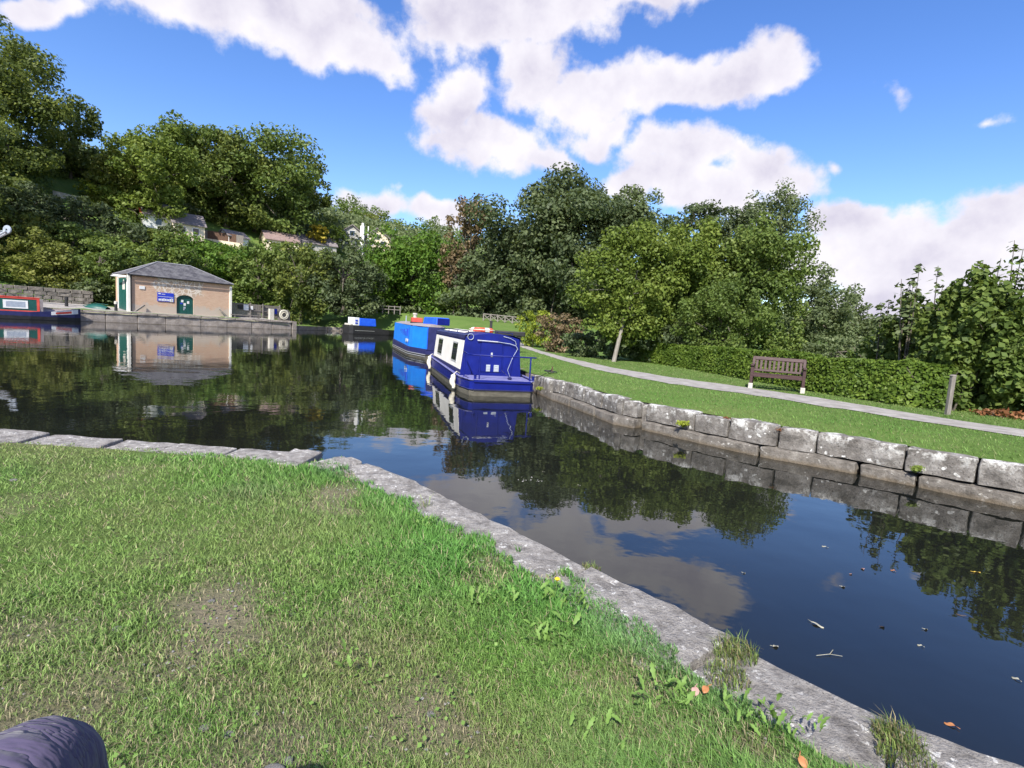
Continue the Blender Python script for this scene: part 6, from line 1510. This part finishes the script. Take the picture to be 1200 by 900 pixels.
# pale chips of stone in the turf
rng = np.random.RandomState(31)
def pebble(px, py, s_, label):
    p_ = at(px, py, ZN + .01); bm = bmesh.new(); bmesh.ops.create_icosphere(bm, subdivisions=2, radius=1)
    for v in bm.verts: v.co *= 1 + .25 * (rng.rand() - .5); v.co.z *= .45; v.co.x *= 1.25
    me = bpy.data.meshes.new('pebble'); bm.to_mesh(me); bm.free(); me.materials.append(PEBBLE)
    for pl_ in me.polygons: pl_.use_smooth = True
    o = link_mesh('pebble', me, None, (p_[0], p_[1], float(gz_near(np.array([p_[0]]), np.array([p_[1]]))[0]) + s_ * .25)); o.scale = (s_,) * 3; o.rotation_euler = (0, 0, px); tag(o, label, 'stone', 'pale stones lying in the lawn')
for a_ in ((320, 910, .032, 'largest pale stone at the bottom edge of the lawn'), (138, 735, .017, 'small white stone left of the biggest bare patch'), (248, 704, .014, 'white chip on the top edge of the biggest bare patch'), (343, 716, .014, 'white chip right of the biggest bare patch'),
           (16, 562, .022, 'white scrap near the left edge by the coping'), (268, 860, .014, 'white chip above the bottom stone'), (300, 835, .012, 'white chip in the worn turf at the bottom left'), (338, 893, .014, 'white chip beside the largest bottom stone'), (240, 852, .016, 'flat pale chip at the bottom left'), (505, 835, .014, 'pale chip in the gravelly patch at bottom centre')): pebble(*a_)
n = 900; x = []; y = []
for cx, cy, r, s_ in PATCHW:
    k = int(26 * s_); a = rng.uniform(0, 6.28, k); rr_ = r * 1.2 * np.sqrt(rng.rand(k)); x += list(cx + rr_ * np.cos(a)); y += list(cy + rr_ * np.sin(a))
x = np.array(x); y = np.array(y); z = gz_near(x, y) + .004; s_ = rng.uniform(.003, .009, len(x)); base = np.array([[1, 0, 0], [0, 1, 0], [-1, 0, 0], [0, -1, 0], [0, 0, .7], [0, 0, -.7]], float)
V = (base[None] * s_[:, None, None] * (1 + .5 * (rng.rand(len(x), 6, 1) - .5)) + np.column_stack([x, y, z])[:, None]).reshape(-1, 3)
F = (np.array([[0, 1, 4], [1, 2, 4], [2, 3, 4], [3, 0, 4]])[None] + np.arange(len(x))[:, None, None] * 6).reshape(-1, 3)
stuff(link_mesh('grit', npmesh('grit', V, F, PEBBLE)))

# clover and small broad leaves mixed into the turf
n = 16000; d = rng.uniform(1.1, 6, n) ** 1.0; th = rng.uniform(-R(60), R(50), n); x = d * np.sin(th); y = d * np.cos(th); cl = fbm(x * 1.9 + 33, y * 1.9 + 7)
k = inpoly(x, y, offs(NEAR_L, .5) + offs(NEAR_D, .45) + [(25, -45), (-60, -45)]) & (cl > .55) & (rng.rand(n) < .4); x, y = x[k], y[k]
Nn = rng.randn(len(x), 3) * .35 + np.array([0, 0, 1]); Nn /= np.linalg.norm(Nn, axis=1)[:, None]
V, F = leafquads(np.column_stack([x, y, gz_near(x, y) + .012 + .025 * rng.rand(len(x))]), Nn, .015, rng, .9)
stuff(link_mesh('clover', npmesh('clover', V, F, L['weed'])))

# ------------------------------------------------------------------ the seated person whose knee shows
G0 = .5
def skin_body(name, pts, edges, mat, parent=None, lv=2, root=0):
    me = bpy.data.meshes.new(name); me.from_pydata([p[:3] for p in pts], edges, []); me.materials.append(mat)
    o = bpy.data.objects.new(name, me); COL.objects.link(o); o.parent = parent
    sk = o.modifiers.new('skin', 'SKIN'); sk.use_smooth_shade = True
    for i, p in enumerate(pts): me.skin_vertices[0].data[i].radius = (p[3], p[4] if len(p) > 4 else p[3]); 
    me.skin_vertices[0].data[root].use_root = True
    ss = o.modifiers.new('sub', 'SUBSURF'); ss.levels = lv; ss.render_levels = lv; return o
kn = atd(44, 876, .72)
# pelvis, spine, neck, head, arms, legs in one skeleton (metres, world axes; local z from the ground)
hipL, hipR = (-.36, -.36, .56), (-.10, -.40, .56)
kL = (kn[0], kn[1], kn[2] - G0); kR = (.02, .10, .56)
P = [(-.23, -.42, .58, .15, .12), (-.23, -.45, .82, .16, .11), (-.23, -.43, 1.04, .17, .11), (-.22, -.40, 1.17, .065), (-.21, -.37, 1.30, .09, .10), (-.21, -.36, 1.38, .075),
     (*hipL, .095), ((hipL[0] * .5 + kL[0] * .5), (hipL[1] * .5 + kL[1] * .5), (hipL[2] * .5 + kL[2] * .5) + .0, .088), (kL[0], kL[1], kL[2], .078), (kL[0] - .02, kL[1] + .04, .30, .062), (kL[0] - .04, kL[1] - .02, .08, .048), (kL[0] - .10, kL[1] + .16, .045, .04),
     (*hipR, .095), (-.05, -.14, .57, .085), (*kR, .068), (.03, .08, .3, .058), (.03, .02, .08, .046), (.05, .2, .045, .038),
     (-.42, -.42, 1.07, .065), (-.48, -.30, .86, .05), (-.24, -.16, 1.10, .036), (-.16, -.13, 1.20, .03),
     (-.04, -.42, 1.07, .065), (.08, -.28, .88, .05), (.06, -.12, 1.14, .036), (.04, -.10, 1.24, .03)]
Ed = [(0, 1), (1, 2), (2, 3), (3, 4), (4, 5), (0, 6), (6, 7), (7, 8), (8, 9), (9, 10), (10, 11), (0, 12), (12, 13), (13, 14), (14, 15), (15, 16), (16, 17), (2, 18), (18, 19), (19, 20), (20, 21), (2, 22), (22, 23), (23, 24), (24, 25)]
body = skin_body('person', P, Ed, PAINT['skin']); body.location = (0, 0, G0)
tag(body, 'seated person of whom only a knee in purple grey trousers shows at bottom left', 'person')
TP = [(p[0], p[1], p[2], p[3] + .012, (p[4] if len(p) > 4 else p[3]) + .012) for p in (P[0], P[6], P[7], P[8], P[9], P[10], P[12], P[13], P[14], P[15], P[16])]
tr_ = skin_body('trousers', TP, [(0, 1), (1, 2), (2, 3), (3, 4), (4, 5), (0, 6), (6, 7), (7, 8), (8, 9), (9, 10)], PAINT['trouser'], body, 3)
tx = bpy.data.textures.new('folds', 'CLOUDS'); tx.noise_scale = .09; tx.noise_depth = 2
dp_ = tr_.modifiers.new('folds', 'DISPLACE'); dp_.texture = tx; dp_.strength = .022; dp_.mid_level = .5
ju = [(p[0], p[1], p[2], p[3] + .012, (p[4] if len(p) > 4 else p[3]) + .012) for p in (P[2], P[1], P[0], P[18], P[19], P[20], P[22], P[23], P[24])]
skin_body('jumper', ju, [(0, 1), (1, 2), (0, 3), (3, 4), (4, 5), (0, 6), (6, 7), (7, 8)], PAINT['jumper'], body)
for a_, b_ in ((10, 11), (16, 17)): skin_body('shoe', [(P[a_][0], P[a_][1], .07, .055), (P[b_][0], P[b_][1], .045, .048)], [(0, 1)], PAINT['shoe'], body)
skin_body('hair', [(-.215, -.41, 1.33, .085), (-.21, -.385, 1.40, .08)], [(0, 1)], PAINT['hair'], body)
for sgn in (0, 1):
    w0 = Vector(P[21][:3]) if sgn == 0 else Vector(P[25][:3]); s_ = 1 if sgn == 0 else -1
    for k in range(4): skin_body('finger', [(*(w0 + Vector((0, .01, -.01 + k * .02))), .008), (*(w0 + Vector((s_ * .045, .015, .0 + k * .02))), .0085), (*(w0 + Vector((s_ * .075, -.0, .005 + k * .02))), .007)], [(0, 1), (1, 2)], PAINT['skin'], body, 1)
    skin_body('thumb', [(*(w0 + Vector((0, -.01, -.01))), .010), (*(w0 + Vector((s_ * .035, -.02, -.005))), .0095), (*(w0 + Vector((s_ * .055, -.022, .012))), .008)], [(0, 1), (1, 2)], PAINT['skin'], body, 1)

print('TRIS', sum(len(o.data.polygons) * (2 if len(o.data.polygons) and o.data.polygons[0].loop_total == 4 else 1) for o in COL.objects if o.type == 'MESH'), TREES)
